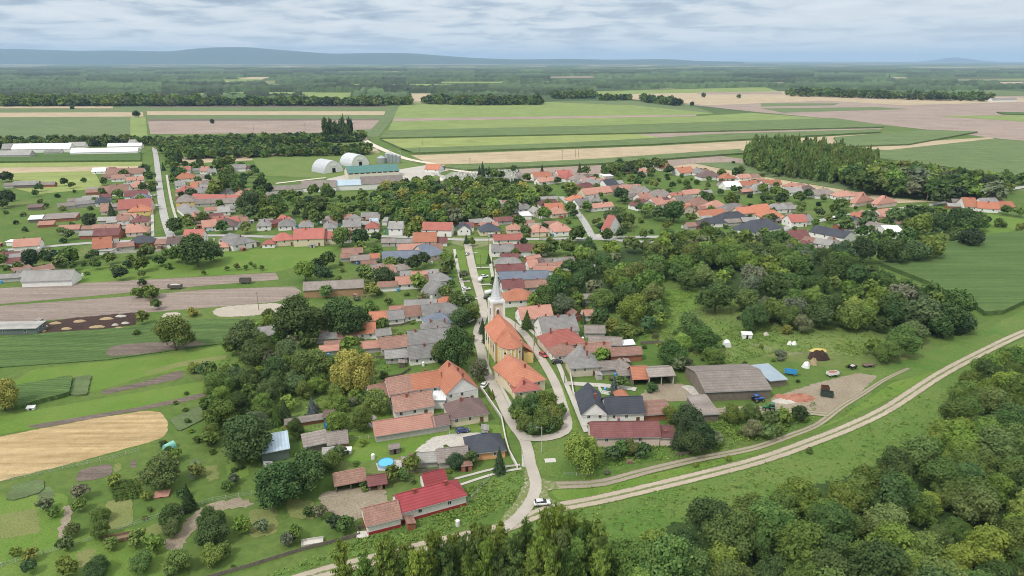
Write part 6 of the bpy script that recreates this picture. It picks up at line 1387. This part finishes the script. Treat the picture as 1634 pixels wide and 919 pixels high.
TARP_B = m_plain('blue_tarpaulin', (.02,.22,.60), .45); TARP_Y = m_plain('yellow_tarpaulin', (.48,.38,.10), .6); STRAW = m_ground('straw', (.34,.265,.15), (.38,.30,.18), (.2,.15,.09), .3, 1.5, None, .2, 5); WHITEP = m_plain('white_film', (.72,.73,.72), .35)
RUB = m_ground('brick_rubble_mix', (.34,.13,.085), (.42,.20,.14), (.20,.13,.10), .4, 1.4, None, .5, 4); GRV = m_ground('grey_gravel_heap', (.42,.40,.36), (.5,.47,.42), (.3,.27,.24), .4, 1.4, None, .3, 4); WOODP = m_plain('weathered_timber', (.22,.16,.10), .9, 0, .1)
trailer(530, 683, 8, 'sky', 'blue-covered farm trailer on the grass before the dark tool shed', 4.6, 2.2, 1.1, TARP_B); trailer(1261, 598, -20, 'sky', 'light blue muck spreader right of the blue-grey shed', 4.2, 2.0, 1.2, None, 'spreader'); trailer(1328, 600, 15, 'white', 'orange and white tipping trailer in the middle of yard', 4.2, 2.0, 1.0, RUB)
trailer(1385, 585, 8, m_plain('rusty_steel', (.14,.10,.08), .8), 'low rusty flat trailer at the far edge of yard', 4.4, 2.0, .25); trailer(1360, 588, 20, 'black', 'dark machine trailer with pale tank beside the flat trailer', 2.6, 2, .6, GRV); trailer(1181, 510, 20, 'black', 'small dark cart alone in the meadow before the wood', 3, 1.6, .5)
trailer(280, 461, 3, m_plain('dark_boards', (.10,.09,.08), .9), 'dark wagon beside the bush on the ploughed strip', 6.5, 2.4, 1.6, GRV, 'wagon'); trailer(392, 452, 2, bpy.data.materials['dark_boards'], 'dark box wagon on the grass strip between ploughed fields', 5.6, 2.4, 2.0, None, 'wagon')
heap('straw_stack', 1306, 572, 9, 5, 3.2, MANU, 'brown straw stack under a yellow cover behind the yard', 'stack', 0, 4); p_ = G(1305, 570); tag(ob('yellow_tarpaulin', heap_mesh(6.6, 3.6, .8, TARP_Y, 5), None, (p_.x, p_.y+.2, 2.75)), 'yellow cover draped on the brown straw stack', 'tarpaulin')
heap('straw_bale', 1286, 586, 3.0, 2.8, 2.2, WHITEP, 'white wrapped bale, left one before the yellow-covered stack', 'bale', 0, 2); heap('straw_bale', 1298, 581, 3.2, 2.8, 2.4, STRAW, 'cream straw bale, right one before the yellow-covered stack', 'bale', 0, 3); heap('wrapped_bale', 1260, 550, 2.2, 1.6, 1.5, WHITEP, 'white wrapped bale in meadow, left of a touching pair', 'bale', 0, 7); heap('wrapped_bale', 1267, 550, 2.2, 1.6, 1.5, WHITEP, 'white wrapped bale in meadow, right of a touching pair', 'bale', 0, 8)
heap('grey_bale', 1222, 535, 3.0, 2.0, 1.3, GRV, 'grey weathered bale in the meadow left of yellowish bush', 'bale', 0, 9); heap('brick_rubble', 1270, 636, 13, 6, 1.5, RUB, 'wide heap of red brick rubble on the farmyard', 'rubble heap', 5, 11, n=24); heap('brick_rubble', 1245, 633, 5, 3, .8, RUB, 'small red rubble heap left of the wide one', 'rubble heap', 5, 12); heap('rubble_mound', 1255, 640, 10, 4, .5, GRV, 'grey debris mound below the red brick rubble', 'rubble heap', 5, 13)
for i, (x, y, w, m_) in enumerate([(88,516,3.4,STRAW),(127,513,3.6,STRAW),(106,525,3,STRAW),(155,522,4.2,STRAW),(170,509,4,STRAW),(193,505,3.2,GRV),(200,516,2.4,GRV),(70,521,2.2,GRV),(184,519,2,GRV),(190,524,2.6,STRAW)]): heap('straw_heap', x, y, w*1.6, w*.8, .7, m_, 'pale heap dumped on the dark manure yard', 'heap', 5, 20+i, 'pale heaps on the dark manure yard')
for i, (x, y, w) in enumerate([(546,665,1.7),(577,674,2.0),(592,667,2.4),(595,678,2.8),(1209,557,.1)][:4]): heap('rubble_heap', x, y, w*2, w*1.3, .7, STRAW if i == 1 else GRV, ['small pale heap on the grass right of the tool shed','yellowish sand heap beside the two pale rubble heaps','pale rubble heap farthest back on the courtyard grass','largest pale rubble heap in front of the courtyard barn'][i], 'heap', 0, 40+i)
def box_thing(name, x, y, hd, dims, mat, label, cat, kind='box'):
    p = G(x, y); r = empty(name, (p.x, p.y, 0), math.radians(hd)); tag(r, label, cat); L, W, H = dims
    if kind == 'igloo':
        m = 10; pr = [(W/2*-math.cos(math.pi*i/m), H*math.sin(math.pi*i/m)) for i in range(m+1)]; vs = [(-L/2,a,z) for a,z in pr]+[(L/2,a,z) for a,z in pr]; fs = [(i, i+1, m+2+i, m+1+i) for i in range(m)]+[tuple(range(m, -1, -1)), tuple(range(m+1, 2*m+2))]
        ob('cover', me_of('cover', vs, fs, mat, smooth=False), r); MB().box(L/2, L/2+.05, -W*.2, W*.2, 0, H*.6).build('door', DARK, r)
    elif kind == 'container':
        MB().box(-L/2,L/2,-W/2,W/2,.15,.3).box(-L/2,L/2,-W/2,-W/2+.08,.3,H).box(-L/2,L/2,W/2-.08,W/2,.3,H).box(-L/2,-L/2+.08,-W/2+.08,W/2-.08,.3,H).box(L/2-.08,L/2,-W/2+.08,W/2-.08,.3,H).build('tub', mat, r)
        q = MB(); [q.box(-L/2+L*i/6-.05, -L/2+L*i/6+.05, -W/2-.08, -W/2, .3, H) for i in range(1,6)]; q.build('rib', mat, r)
    else:
        MB().box(-L/2,L/2,-W/2,W/2,0,H).build('body', mat, r); vs, fs = shell([(-L/2-.2,-W/2-.2,H),(L/2+.2,-W/2-.2,H),(L/2+.2,W/2+.2,H+.35),(-L/2-.2,W/2+.2,H+.35)], [(0,1,2,3)], .08); ob('roof', me_of('roof', vs, fs, mat), r); MB().box(-.4,.4,-W/2-.03,-W/2+.02,.05,H*.85).build('door', DARK, r)
box_thing('poly_tunnel', 1160, 552, 80, (3.4,3.2,2.2), WHITEP, 'small white arched hut in the meadow behind farmyard', 'hut', 'igloo'); box_thing('white_hut', 1191, 539, -5, (4,2.6,2.0), WHITEP, 'white flat-roofed hut in the meadow behind farmyard', 'hut')
box_thing('waste_container', 1319, 632, -20, (4.0,2.2,1.8), m_plain('dark_green_steel', (.03,.05,.04), .6), 'dark green skip container right of the brick rubble', 'skip', 'container'); box_thing('waste_container', 1316, 625, -10, (2.4,2.0,2.2), m_plain('rust_brown_steel', (.10,.045,.03), .7), 'rust-brown skip behind the dark green container', 'skip', 'container')
box_thing('greenhouse_tent', 271, 716, 60, (3.0,2.6,2.0), m_plain('turquoise_film', (.20,.50,.42), .4), 'turquoise film tent in the garden below the stubble field', 'tent', 'igloo'); box_thing('garden_shed', 555, 723, 5, (2.0,1.4,1.3), WHITEP, 'small pale rabbit hutch on lawn behind the barn', 'hutch'); box_thing('garden_shed', 50, 653, 10, (2.2,1.2,.8), WHITEP, 'tiny white bale lying on the bright lawn strip', 'bale'); box_thing('concrete_tank', 499, 867, 14, (5.0,2.2,.8), CONC, 'pale concrete trough near the wall in the orchard', 'trough', 'container'); box_thing('concrete_tank', 579, 856, 8, (2.4,1.6,.5), CONC, 'pale concrete slab box at the stable end corner', 'trough'); box_thing('shelter', 608, 779, 80, (1.8,1.4,1.8), WOODP, 'small wooden hutch in front of the open lean-to', 'hutch'); box_thing('brick_oven', 259, 791, 12, (3.4,2.2,.5), m_plain('clay_tiles', (.42,.22,.16), .8), 'small brick terrace with oven on the orchard lawn', 'oven'); box_thing('compost_pen', 190, 861, 20, (6,2.4,1.1), WOODP, 'long brown compost pen among the orchard trees', 'pen', 'container')
def pool():
    p = G(616, 742); r = empty('round_pool', (p.x, p.y, .05)); tag(r, 'round blue garden pool on a pale patio behind the lean-to', 'pool')
    MB().cyl((0,0,0),(0,0,1.0),2.3,2.3,28,cap=False).cyl((0,0,0),(0,0,1.0),2.2,2.2,28,cap=False).build('rim', m_plain('pool_wall', (.25,.45,.65), .4), r); MB().cyl((0,0,.7),(0,0,.85),2.19,2.19,28).build('water', m_plain('pool_water', (.08,.42,.62), .05), r)
pool()
tag(box_thing and MB().box(-1.6,1.6,-1,1,0,.12).build('pale_slab', CONC, None, (*G(878,735).xy, .02), .1), 'pale concrete slab lying in grass left of round willow', 'slab')
# ---------------------------------------------------------------- poles
CONCP = m_plain('pole_concrete', (.42,.41,.38), .8); 
def pole_proto(lamp):
    r = empty('lamp_pole' if lamp else 'utility_pole'); MB().cyl((0,0,-.2),(0,0,8.6),.17,.10,8).build('post', CONCP if lamp else WOODP, r)
    if lamp: MB().cyl((0,0,8.2),(-1.2,-.2,8.8),.05,.04,6).build('arm', METAL, r); MB().box(-1.8,-1.1,-.32,-.08,8.7,8.85).build('lamp_head', METAL, r)
    else: MB().box(-.9,.9,-.06,.06,8.0,8.14).build('crossarm', WOODP, r); MB().cyl((-.7,0,8.14),(-.7,0,8.35),.05,.05,6).cyl((.7,0,8.14),(.7,0,8.35),.05,.05,6).cyl((0,0,8.6),(0,0,8.8),.05,.05,6).build('insulator', CONCP, r)
    return r
prot = {True: pole_proto(True), False: pole_proto(False)}; used = set()
def pole(x, y, lamp, label, grp='poles along the village streets', s=1):
    p = G(x, y); src = prot[lamp]
    if lamp not in used: r = src; used.add(lamp)
    else:
        r = src.copy(); C.objects.link(r)
        for ch in src.children: c = ch.copy(); C.objects.link(c); c.parent = r
    r.location = (p.x, p.y, 0); r.scale = (s,s,s); r['label'] = label; r['category'] = 'lamp post' if lamp else 'pole'; r['group'] = grp
for a in [(864,723,True,'concrete lamp post in the grass below the street loop'),(751,509,True,'concrete lamp post on the verge left of the church tower'),(780,590,True,'lamp post on the lawn left of the church wall'),(761,611,False,'wooden pole beside the grey round tree by the church street'),(901,612,False,'dark pole where the drive meets the church lane'),(851,571,True,'lamp post at the lane beside the sacristy'),(853,552,False,'wooden pole right of the lane beside the apse'),(822,540,False,'wooden pole beside the lane behind the church roof'),(767,430,False,'wooden pole right of the street near the crossroads'),(744,425,False,'wooden pole left of the street near the crossroads'),(780,400,False,'wooden pole beside the crossroads street lawn'),(861,384,False,'pole in front of the pink hipped houses'),(1009,378,False,'pole at the lawn edge right of red-roofed cottage'),(927,359,False,'pole beside the curving side street'),(172,381,False,'tall pole beside the bright orange-roofed house'),(352,370,False,'pole in the front garden of the brown hipped house'),(413,494,False,'pole standing in the round sand patch'),(782,840,False,'thin stake pole in the verge beside red-roofed house') ,(1477,330,False,'pole beside the road at the far meadow edge'),(1478,322,False,'pole at the field end near the road'),(1009,262,False,'pole at the strip field edge beyond the houses'),(1102,260,False,'pole at the tan field beyond the far row'),(1150,256,False,'pole left of the poplar plantation')]: 
    if a[0] != 782: pole(*a)
for i, (x, y) in enumerate([(918,251),(923,251),(897,256),(487,208),(405,210),(430,250),(674,232),(750,270),(670,250)]): pole(x, y, False, 'thin power pole standing in the open fields beyond the village', 'power poles in the open fields', 1.4)
# ---------------------------------------------------------------- graves
STONE = [m_plain('grave_stone_pale', (.55,.54,.51), .6), m_plain('grave_stone_dark', (.10,.10,.105), .3), m_plain('grave_stone_grey', (.34,.33,.31), .5)]
gm = []
for i in range(3):
    b = MB().box(-.6,.6,-1.1,1.1,0,.35).box(-.5,.5,.75,1.0,.35,1.25)
    if i == 0: b.box(-.08,.08,.8,.95,1.25,1.9).box(-.3,.3,.8,.95,1.5,1.65)
    gm.append(me_of('grave', b.v, b.f, STONE[i]))
rr = random.Random(9); n = 0; GP = [G(*q) for q in [(705,286),(725,277),(830,271),(833,292),(800,300),(735,294)]]; gp = [(v.x, v.y) for v in GP]
for iy in range(40):
    for ix in range(80):
        x = min(q[0] for q in gp)+ix*3.4+rr.uniform(-.4,.4); y = min(q[1] for q in gp)+iy*5.2+rr.uniform(-.3,.3)
        if inside((x,y), gp) and rr.random() < .75 and n < 290: o = ob('gravestone', gm[rr.choice((0,0,1,2))], None, (x,y,.1), rr.uniform(-.1,.1), (1.2,1.2,1.2)); tag(o, 'grave with upright headstone in the village cemetery', 'gravestone', 'graves in the cemetery'); n += 1
# ---------------------------------------------------------------- fences and garden walls
def fence(pts, h, style, label, reg='S', name=None):
    g = [G(*px(reg, *p)) for p in pts]; r = empty(name or ('garden_wall' if style in ('white','conc') else 'garden_fence'), (g[0].x, g[0].y, 0)); tag(r, label, 'wall' if style in ('white','conc') else 'fence'); b = MB(); q = MB(); O = g[0]
    for a, c in zip(g, g[1:]):
        d = c-a; L = d.length; d.normalize(); n_ = Vector((-d.y, d.x, 0)); k = max(1, int(L/2.5))
        def seg(p, w, L0, L1, z0, z1, B):
            vs = []
            for z in (z0, z1):
                for s, t in ((L0,-w),(L1,-w),(L1,w),(L0,w)): v = p-O+d*s+n_*t; vs.append((v.x, v.y, z))
            B.add(vs, [(0,3,2,1),(4,5,6,7),(0,1,5,4),(1,2,6,5),(2,3,7,6),(3,0,4,7)])
        if style in ('white','conc'): seg(a, .12, 0, L, 0, h, b); seg(a, .2, -.05, L+.05, h, h+.1, q)
        else:
            for i in range(k+1): seg(a, .06, L*i/k-.06, L*i/k+.06, 0, h, q)
            if style == 'wire': [seg(a, .015, 0, L, z, z+.03, b) for z in (.25, h*.5, h-.12)]
            else: seg(a, .03, 0, L, .15, h-.1, b)
    m1 = {'white': WALL['white'], 'conc': CONC, 'wire': METAL, 'board': WALL['wood']}[style]
    b.build({'white':'panel','conc':'panel','wire':'wire','board':'boards'}[style], m1, r); q.build('coping' if style in ('white','conc') else 'posts', CONC if style != 'board' else WALL['wood'], r)
    if style not in ('white','conc'): r.children[-1]['kind'] = 'stuff' if False else r.children[-1].get('kind', 'thing')
for a in [([(767,620),(782,642),(800,668),(806,700)],1.1,'conc','pale wall along the church street beside the gabled house'),([(744,806),(762,786),(781,764)],1.3,'wire','wire fence running up from the red-metal-roofed house'),([(-20,912),(70,885),(140,864),(215,838),(290,815),(340,800),(402,790)],1.3,'wire','long fence with pale posts through the orchard'),([(0,769),(60,758),(120,745),(180,732),(222,720)],1.3,'wire','wire fence along the lower edge of stubble field'),([(330,925),(400,905),(480,880),(574,856)],1.2,'board','weathered board fence below the orchard beside the levee'),([(574,856),(570,846),(580,843)],1.2,'board','short board fence at the stable end'),([(910,600),(915,632),(922,640)],1.4,'conc','grey wall at the drive beside the beige house'),([(806,700),(812,722),(826,748)],1.0,'white','white fence wall in front of the orange bungalow'),([(618,748),(640,757),(700,752)],1.2,'board','board fence behind the round pool'),([(560,703),(700,690),(735,697)],1.3,'wire','wire fence across the lawn before the bungalow'),([(480,692),(470,672),(455,674)],1.4,'board','board fence by the ruined pig pen'),([(1022,550),(1050,548),(1075,552),(1080,562)],1.5,'board','patched board fence of the animal pens behind brick outbuilding'),([(1078,728),(1110,723),(1135,716)],1.1,'board','short board fence beside the side track and conifers'),([(940,760),(900,758)],1,'wire','small wire fence by the round willow'),([(955,620),(960,628),(985,632)],1.2,'white','white garden fence before the blue spruce'),([(1200,552),(1260,568),(1300,562)],1.2,'wire','wire fence across the meadow behind farmyard'),([(420,380),(540,381),(590,380)],1.2,'conc','pale wall along the main road before the school'),([(257,401),(200,404),(150,407)],1.4,'conc','concrete wall behind the gardens of the left houses'),([(1012,395),(1060,378),(1100,376)],1.2,'board','board fence around the allotment beyond the cottage'),([(862,383),(905,384),(935,385)],1.2,'conc','low wall along road before pink hipped houses'),([(615,605),(640,600),(655,590)],1.2,'board','board fence behind the weeping willow'),([(690,560),(660,570),(600,572)],1.2,'board','board fence below the striped-wall slate house'),([(690,505),(640,520),(600,524)],1.2,'board','board fence between the long rows of outbuildings')]: fence(*a)
# ---------------------------------------------------------------- yard clutter beside the houses
for q_ in ((1208,641),(1228,655),(738,690),(530,683),(616,742),(1250,640),(1270,636),(889,580),(867,569)): g_ = G(*q_); FOOT.append((g_.x, g_.y, 1, 0, 3.5, 3.5))
def clutter():
    rr = random.Random(77); kinds = []
    b = MB()
    for j in range(4):
        for i in range(9-j): b.cyl((-.6,(i-4+j/2)*.24,.14+j*.22),(.6,(i-4+j/2)*.24,.14+j*.22),.12,.12,6)
    wp = me_of('woodpile', b.v, b.f, WOODP); b = MB().cyl((0,0,0),(0,0,1.5),.55,.55,14).cyl((0,0,1.5),(0,0,1.7),.55,.3,14); tk = me_of('rain_barrel', b.v, b.f, PAINT['sky']); tk2 = me_of('tank', b.v, b.f, WHITEP)
    b = MB().box(-1.5,1.5,-1,1,0,1.9); v, f = shell([(-1.7,-1.2,1.9),(1.7,-1.2,1.9),(1.7,1.2,2.4),(-1.7,1.2,2.4)], [(0,1,2,3)], .08); b.add(v, f, 1).box(-.4,.4,-1.05,-.98,.05,1.8,2)
    h1 = me_of('small_hut', b.v, b.f, [WALL['wood'], ROOF['gbr'], DARK], b.m); h2 = me_of('small_hut', b.v, b.f, [WALL['grey'], ROOF['lgrey'], DARK], b.m); h3 = me_of('small_hut', b.v, b.f, [WALL['brick'], ROOF['old'], DARK], b.m)
    spec = [('woodpile', wp, 'stacked firewood in a village yard', 'woodpile', 'firewood stacks in the yards', 1.0), ('rain_barrel', tk, 'blue rain barrel standing in a village yard', 'barrel', 'blue rain barrels', .5), ('white_tank', tk2, 'white plastic tank standing in a village yard', 'tank', 'white tanks in the yards', .5), ('small_hut', h1, 'small grey wooden hut in a village garden', 'hut', 'wooden garden huts', 1.9), ('small_hut', h2, 'small grey rendered hut in a village garden', 'hut', 'rendered garden huts', 1.9), ('small_hut', h3, 'small brick hut with tiled roof in a village garden', 'hut', 'brick garden huts', 1.9)]
    for cx, cy, ex, ey, hl, hw in list(FOOT):
        if math.hypot(cx, cy) > 520: continue
        for _ in range(3):
            a = rr.uniform(0, 6.28); d = math.hypot(hl, hw)+rr.uniform(-2, 3.5); x, y = cx+math.cos(a)*d, cy+math.sin(a)*d; s = rr.choice(spec)
            if clear_of(x, y, s[5]) and road_clear(x, y, 2.0) and all((t['x']-x)**2+(t['y']-y)**2 > (t['r']*.6+1)**2 for t in TREES if abs(t['x']-x) < 9):
                o = ob(s[0], s[1], None, (x, y, .02), math.atan2(ey, ex)+rr.choice((0, 1.57))); tag(o, s[2], s[3], s[4]); FOOT.append((x, y, 1, 0, s[5]*.7, s[5]*.7))
clutter()
# ---------------------------------------------------------------- people
def person(x, y, hd, top, legs, label):
    p = G(x, y); sc = 1.0
    J = {'pel':(0,0,.95),'chest':(.02,0,1.32),'neck':(.03,0,1.5),'head':(.05,0,1.66),'hl':(0,.11,.92),'kl':(.12,.11,.50),'al':(.16,.11,.08),'tl':(.30,.11,.04),'hr':(0,-.11,.92),'kr':(-.02,-.11,.50),'ar':(-.20,-.11,.10),'tr':(-.06,-.11,.04),'sl':(.02,.2,1.43),'el':(-.06,.26,1.16),'wl':(.06,.27,.92),'fl':(.1,.27,.82),'sr':(.02,-.2,1.43),'er':(-.02,-.26,1.16),'wr':(.14,-.27,.94),'fr':(.18,-.27,.84)}
    E = [('pel','chest'),('chest','neck'),('neck','head'),('pel','hl'),('hl','kl'),('kl','al'),('al','tl'),('pel','hr'),('hr','kr'),('kr','ar'),('ar','tr'),('chest','sl'),('sl','el'),('el','wl'),('wl','fl'),('chest','sr'),('sr','er'),('er','wr'),('wr','fr')]
    Rr = dict(pel=.15,chest=.16,neck=.065,head=.11,hl=.10,kl=.065,al=.045,tl=.04,hr=.10,kr=.065,ar=.045,tr=.04,sl=.07,el=.05,wl=.035,fl=.04,sr=.07,er=.05,wr=.035,fr=.04)
    names = list(J); me = bpy.data.meshes.new('person'); me.from_pydata([J[k] for k in names], [(names.index(a), names.index(b)) for a, b in E], []); o = ob('person', me, None, (p.x, p.y, zlay(9, p)), math.radians(hd))
    sk = o.modifiers.new('skin', 'SKIN'); 
    for i, k in enumerate(names): me.skin_vertices[0].data[i].radius = (Rr[k], Rr[k]); 
    me.skin_vertices[0].data[0].use_root = True
    o.modifiers.new('sub', 'SUBSURF').levels = 1
    m, nt, bs = newmat('clothing'); tc = nt.nodes.new('ShaderNodeTexCoord'); sp = nt.nodes.new('ShaderNodeSeparateXYZ'); nt.links.new(tc.outputs['Object'], sp.inputs[0])
    col = ramp(nt, mth(nt, 'DIVIDE', sp.outputs[2], 1.8), [(0.0, (.03,.025,.02)),(.06, legs),(.54, top),(.84, (.55,.34,.25)),(.95, (.06,.035,.02))]); nt.nodes[-1].color_ramp.interpolation if False else None
    for nd in nt.nodes:
        if nd.type == 'VALTORGB': nd.color_ramp.interpolation = 'CONSTANT'
    nt.links.new(col, bs.inputs['Base Color']); me.materials.append(m); tag(o, label, 'person')
ob_skin_ok = True
try:
    person(897.5, 664, -70, (.05,.05,.07), (.03,.03,.05), 'person in dark clothes walking on the loop beside the grove, left of the two'); person(901, 663, -70, (.10,.06,.06), (.02,.02,.03), 'person in dark clothes on the street loop, right of the two'); person(765.5, 520, -80, (.03,.03,.04), (.02,.02,.03), 'person in dark clothes standing by the street left of tower')
except Exception as e: print('PERSON', e)
# ---------------------------------------------------------------- rough grass and weeds
def tufts():
    g = np.random.default_rng(3); polys = [([(380,935),(560,868),(745,780),(830,750),(838,772),(815,808),(700,855),(600,880),(500,905)], 900),([(900,815),(1100,766),(1300,694),(1500,604),(1634,540),(1634,600),(1500,680),(1300,790),(1000,900),(700,960),(720,870)], 1800),([(1040,470),(1100,455),(1180,490),(1260,515),(1400,530),(1380,570),(1250,560),(1160,580),(1060,560),(980,500)], 3000),([(876,782),(1000,765),(1220,716),(1400,620),(1500,600),(1300,688),(1000,785)], 300),([(330,590),(500,500),(640,560),(560,690),(340,690)], 2500),([(940,700),(1300,640),(1300,690),(1100,730),(940,750)], 1500)]
    cs, tn = [], []
    for pl, n in polys:
        w = [G(*q) for q in pl]; pw = [(v.x,v.y) for v in w]; x0, x1 = min(a for a,_ in pw), max(a for a,_ in pw); y0, y1 = min(b for _,b in pw), max(b for _,b in pw); k = 0
        cc = g.uniform((x0,y0), (x1,y1), (60,2)); rad = (x1-x0+y1-y0)/28
        for _ in range(n*6):
            if g.random() < .6: c0 = cc[g.integers(0,60)]; x, y = c0+g.normal(size=2)*rad*.5
            else: x, y = g.uniform(x0,x1), g.uniform(y0,y1)
            if inside((x,y), pw) and road_clear(x, y, .4) and clear_of(x, y, .6):
                k += 1; cs.append((x,y)); 
                if k >= n: break
    cs = np.array(cs); n = len(cs); reps = 4; c = np.repeat(cs, reps, 0)+g.normal(size=(n*reps,2))*.35; z = g.uniform(.1,.55,(n*reps,1)); nr = g.normal(size=(n*reps,3)); nr[:,2] = np.abs(nr[:,2])+.6
    v = leaf_quads(np.hstack([c,z]), nr, .30, g); base = np.array([.080,.140,.030]); t = base*g.uniform(.75,1.2,(n,1))*np.array([1,1,1])+g.uniform(0,.03,(n,1))*np.array([1.2,.8,.1]); t = np.hstack([t, np.ones((n,1))]); t = np.repeat(t, reps*4, 0)
    f = np.arange(len(v)).reshape(-1,4); o = ob('tall_grass', np_mesh('tall_grass', v, f, LEAFM, t)); tag(o, 'tall weeds and rough grass on the levee slopes and gardens', 'grass', None, 'stuff')
tufts()
# ---------------------------------------------------------------- labels
ORD = ['', 'second ', 'third ', 'fourth ', 'fifth ', 'sixth ', 'seventh ', 'eighth ', 'ninth ', 'tenth ', '11th ', '12th ', '13th ', '14th ', '15th ', '16th ', '17th ', '18th ', '19th ', '20th ']
def ordw(i): return ORD[i] if i < 20 else f'{i+1}{"st" if (i+1) % 10 == 1 else "nd" if (i+1) % 10 == 2 else "rd" if (i+1) % 10 == 3 else "th"} '
MARKS = {'church': (805,560), 'red-metal-roofed house': (660,800), 'charcoal L-shaped house': (970,650), 'big grey farm shed': (1170,610), 'crossroads': (745,388), 'green-roofed hall': (595,272), 'orange-roofed complex': (690,610), 'ochre barn': (530,460), 'white-gabled field barn': (80,445), 'stubble field': (150,690), 'steel-blue shed': (440,720), 'red school roof': (490,372), 'red-roofed cottage': (985,365), 'cemetery': (770,285), 'end of the pale street': (275,378), 'top of the pale street': (250,262), 'round sand patch': (403,494), 'parked bus': (1331,350), 'orange-roofed house far right': (1560,325), 'brick rubble': (1270,636), 'poplar plantation': (1250,262), 'large cornfield': (1590,440), 'street loop': (865,700), 'conical tree': (841,520), 'curving side street': (915,335), 'white farm halls': (100,240), 'vivid orange-roofed house': (1190,330), 'lone long grey shed': (40,294), 'gravel track bend': (820,840)}
MW = {k: G(*v) for k, v in MARKS.items()}
RW = dict(terra='terracotta', bright='bright orange', old='weathered rust', pink='faded pink', red='red', dred='deep red', grey='slate grey', lgrey='pale grey', char='charcoal', blue='slate blue', brown='dark brown', wine='wine brown', gbr='brown-grey', white='white', steel='steel blue', green='green')
WW = dict(white='white', cream='cream', grey='grey', pinkw='pinkish', yellow='yellow', brick='brick', wood='wooden', ochre='ochre', orange='orange', green='green', beige='beige')
ranks = {}
todo = [b for b in BLD if not b[7]]
for b in todo: b.append(min(MW, key=lambda k: (MW[k]-Vector((b[1].x, b[1].y, 0))).length))
for b in BLD:
    if b[7]: b[0]['label'] = b[7]; continue
    mk = b[9]; shp = 'hipped' if b[4] in ('h','q','r','gh') else 'flat-roofed' if b[4] in ('f','m') else 'gabled'
    d = (MW[mk]-Vector((b[1].x, b[1].y, 0))).length
    same = sorted([x for x in BLD if x[2] == b[2]], key=lambda x: (MW[mk]-Vector((x[1].x, x[1].y, 0))).length)
    i = [x[0] for x in same].index(b[0])
    dx = b[1].x-MW[mk].x; dy = b[1].y-MW[mk].y; side = ('right of' if dx > 0 else 'left of') if abs(dx) > abs(dy) else ('beyond' if dy > 0 else 'in front of')
    w = 'long ' if b[5] > 17 else 'small ' if b[5]*b[6] < 45 else ''
    hs = 'shed' if b[0].name.startswith('out') else 'house'
    lb = f'{w}{WW[b[3]]} {shp} {hs} {side} the {mk}, {ordw(i)}nearest {RW[b[2]]}-roofed'
    b[0]['label'] = lb if len(lb.split()) <= 16 else lb[len(w):].replace(' '+shp, '')
    b[0]['group'] = 'village houses and outbuildings'
KW = {'b': 'tree', 'c': 'conifer', 'w': 'willow', 's': 'bush', 'p': 'poplar'}
TW = {'lime': 'bright green', 'gold': 'golden-green', 'dark': 'very dark', 'deep': 'deep green', 'mid': 'green', 'light': 'light green', 'yel': 'yellowish', 'grey': 'grey-green', 'blue': 'bluish', 'olive': 'olive', None: 'leafy'}
singles = [t for t in OUT if t['g'] is None]
for t in OUT:
    o = t['o']; o['category'] = NAMES[t['k']][1]
    if t['g'] == 'near wood': o['label'] = f"{TW[t['t']]} {'tree crown' if t['k'] == 'b' else 'bush'} in the dense wood below the gravel track"; o['group'] = f"{TW[t['t']]} {KW[t['k']]} crowns of the wood below the track"; continue
    if t['g'] == 'middle wood': o['label'] = f"{TW[t['t']]} tree crown in the closed wood between meadow and cornfield"; o['group'] = f"{TW[t['t']]} trees of the wood behind the farmyard"; continue
    if t['g'] == 'poplars at the bottom edge': o['label'] = f"{TW[t['t']]} feathery upright poplar in the stand below the gravel track"; o['group'] = f"{TW[t['t']]} poplars of the stand below the track"; continue
    pos = Vector((t['x'], t['y'], 0)); mk = min(MW, key=lambda k: (MW[k]-pos).length)
    same = sorted([x for x in OUT if x['k'] == t['k'] and x['g'] is None], key=lambda x: (MW[mk]-Vector((x['x'], x['y'], 0))).length); i = [x['o'] for x in same].index(o)
    dx = pos.x-MW[mk].x; dy = pos.y-MW[mk].y; side = ('right of' if dx > 0 else 'left of') if abs(dx) > abs(dy) else ('beyond' if dy > 0 else 'in front of')
    sz = 'large ' if t['r'] > 5.5 else 'small ' if t['r'] < 2.5 else ''
    o['label'] = f"{sz}{TW[t['t']]} {KW[t['k']]} {side} the {mk}, {ordw(i)}nearest {KW[t['k']]}"; o['group'] = 'trees and bushes of the village' if t['k'] != 's' else 'garden bushes'
# ---------------------------------------------------------------- haze
def haze():
    m = bpy.data.materials.new('haze'); m.use_nodes = True; nt = m.node_tree; nt.nodes.clear(); o = nt.nodes.new('ShaderNodeOutputMaterial'); v = nt.nodes.new('ShaderNodeVolumePrincipled')
    v.inputs['Color'].default_value = (.50,.73,1.0,1); v.inputs['Density'].default_value = HAZE_D; v.inputs['Anisotropy'].default_value = 0.0; nt.links.new(v.outputs[0], o.inputs['Volume'])
    b = MB().box(-46000, 46000, -46000, 46000, -1, 460); h = b.build('haze', m); tag(h, 'pale blue air over the whole plain', None, None, 'stuff'); h.visible_shadow = True
HAZE_D = 4.3e-5
haze()
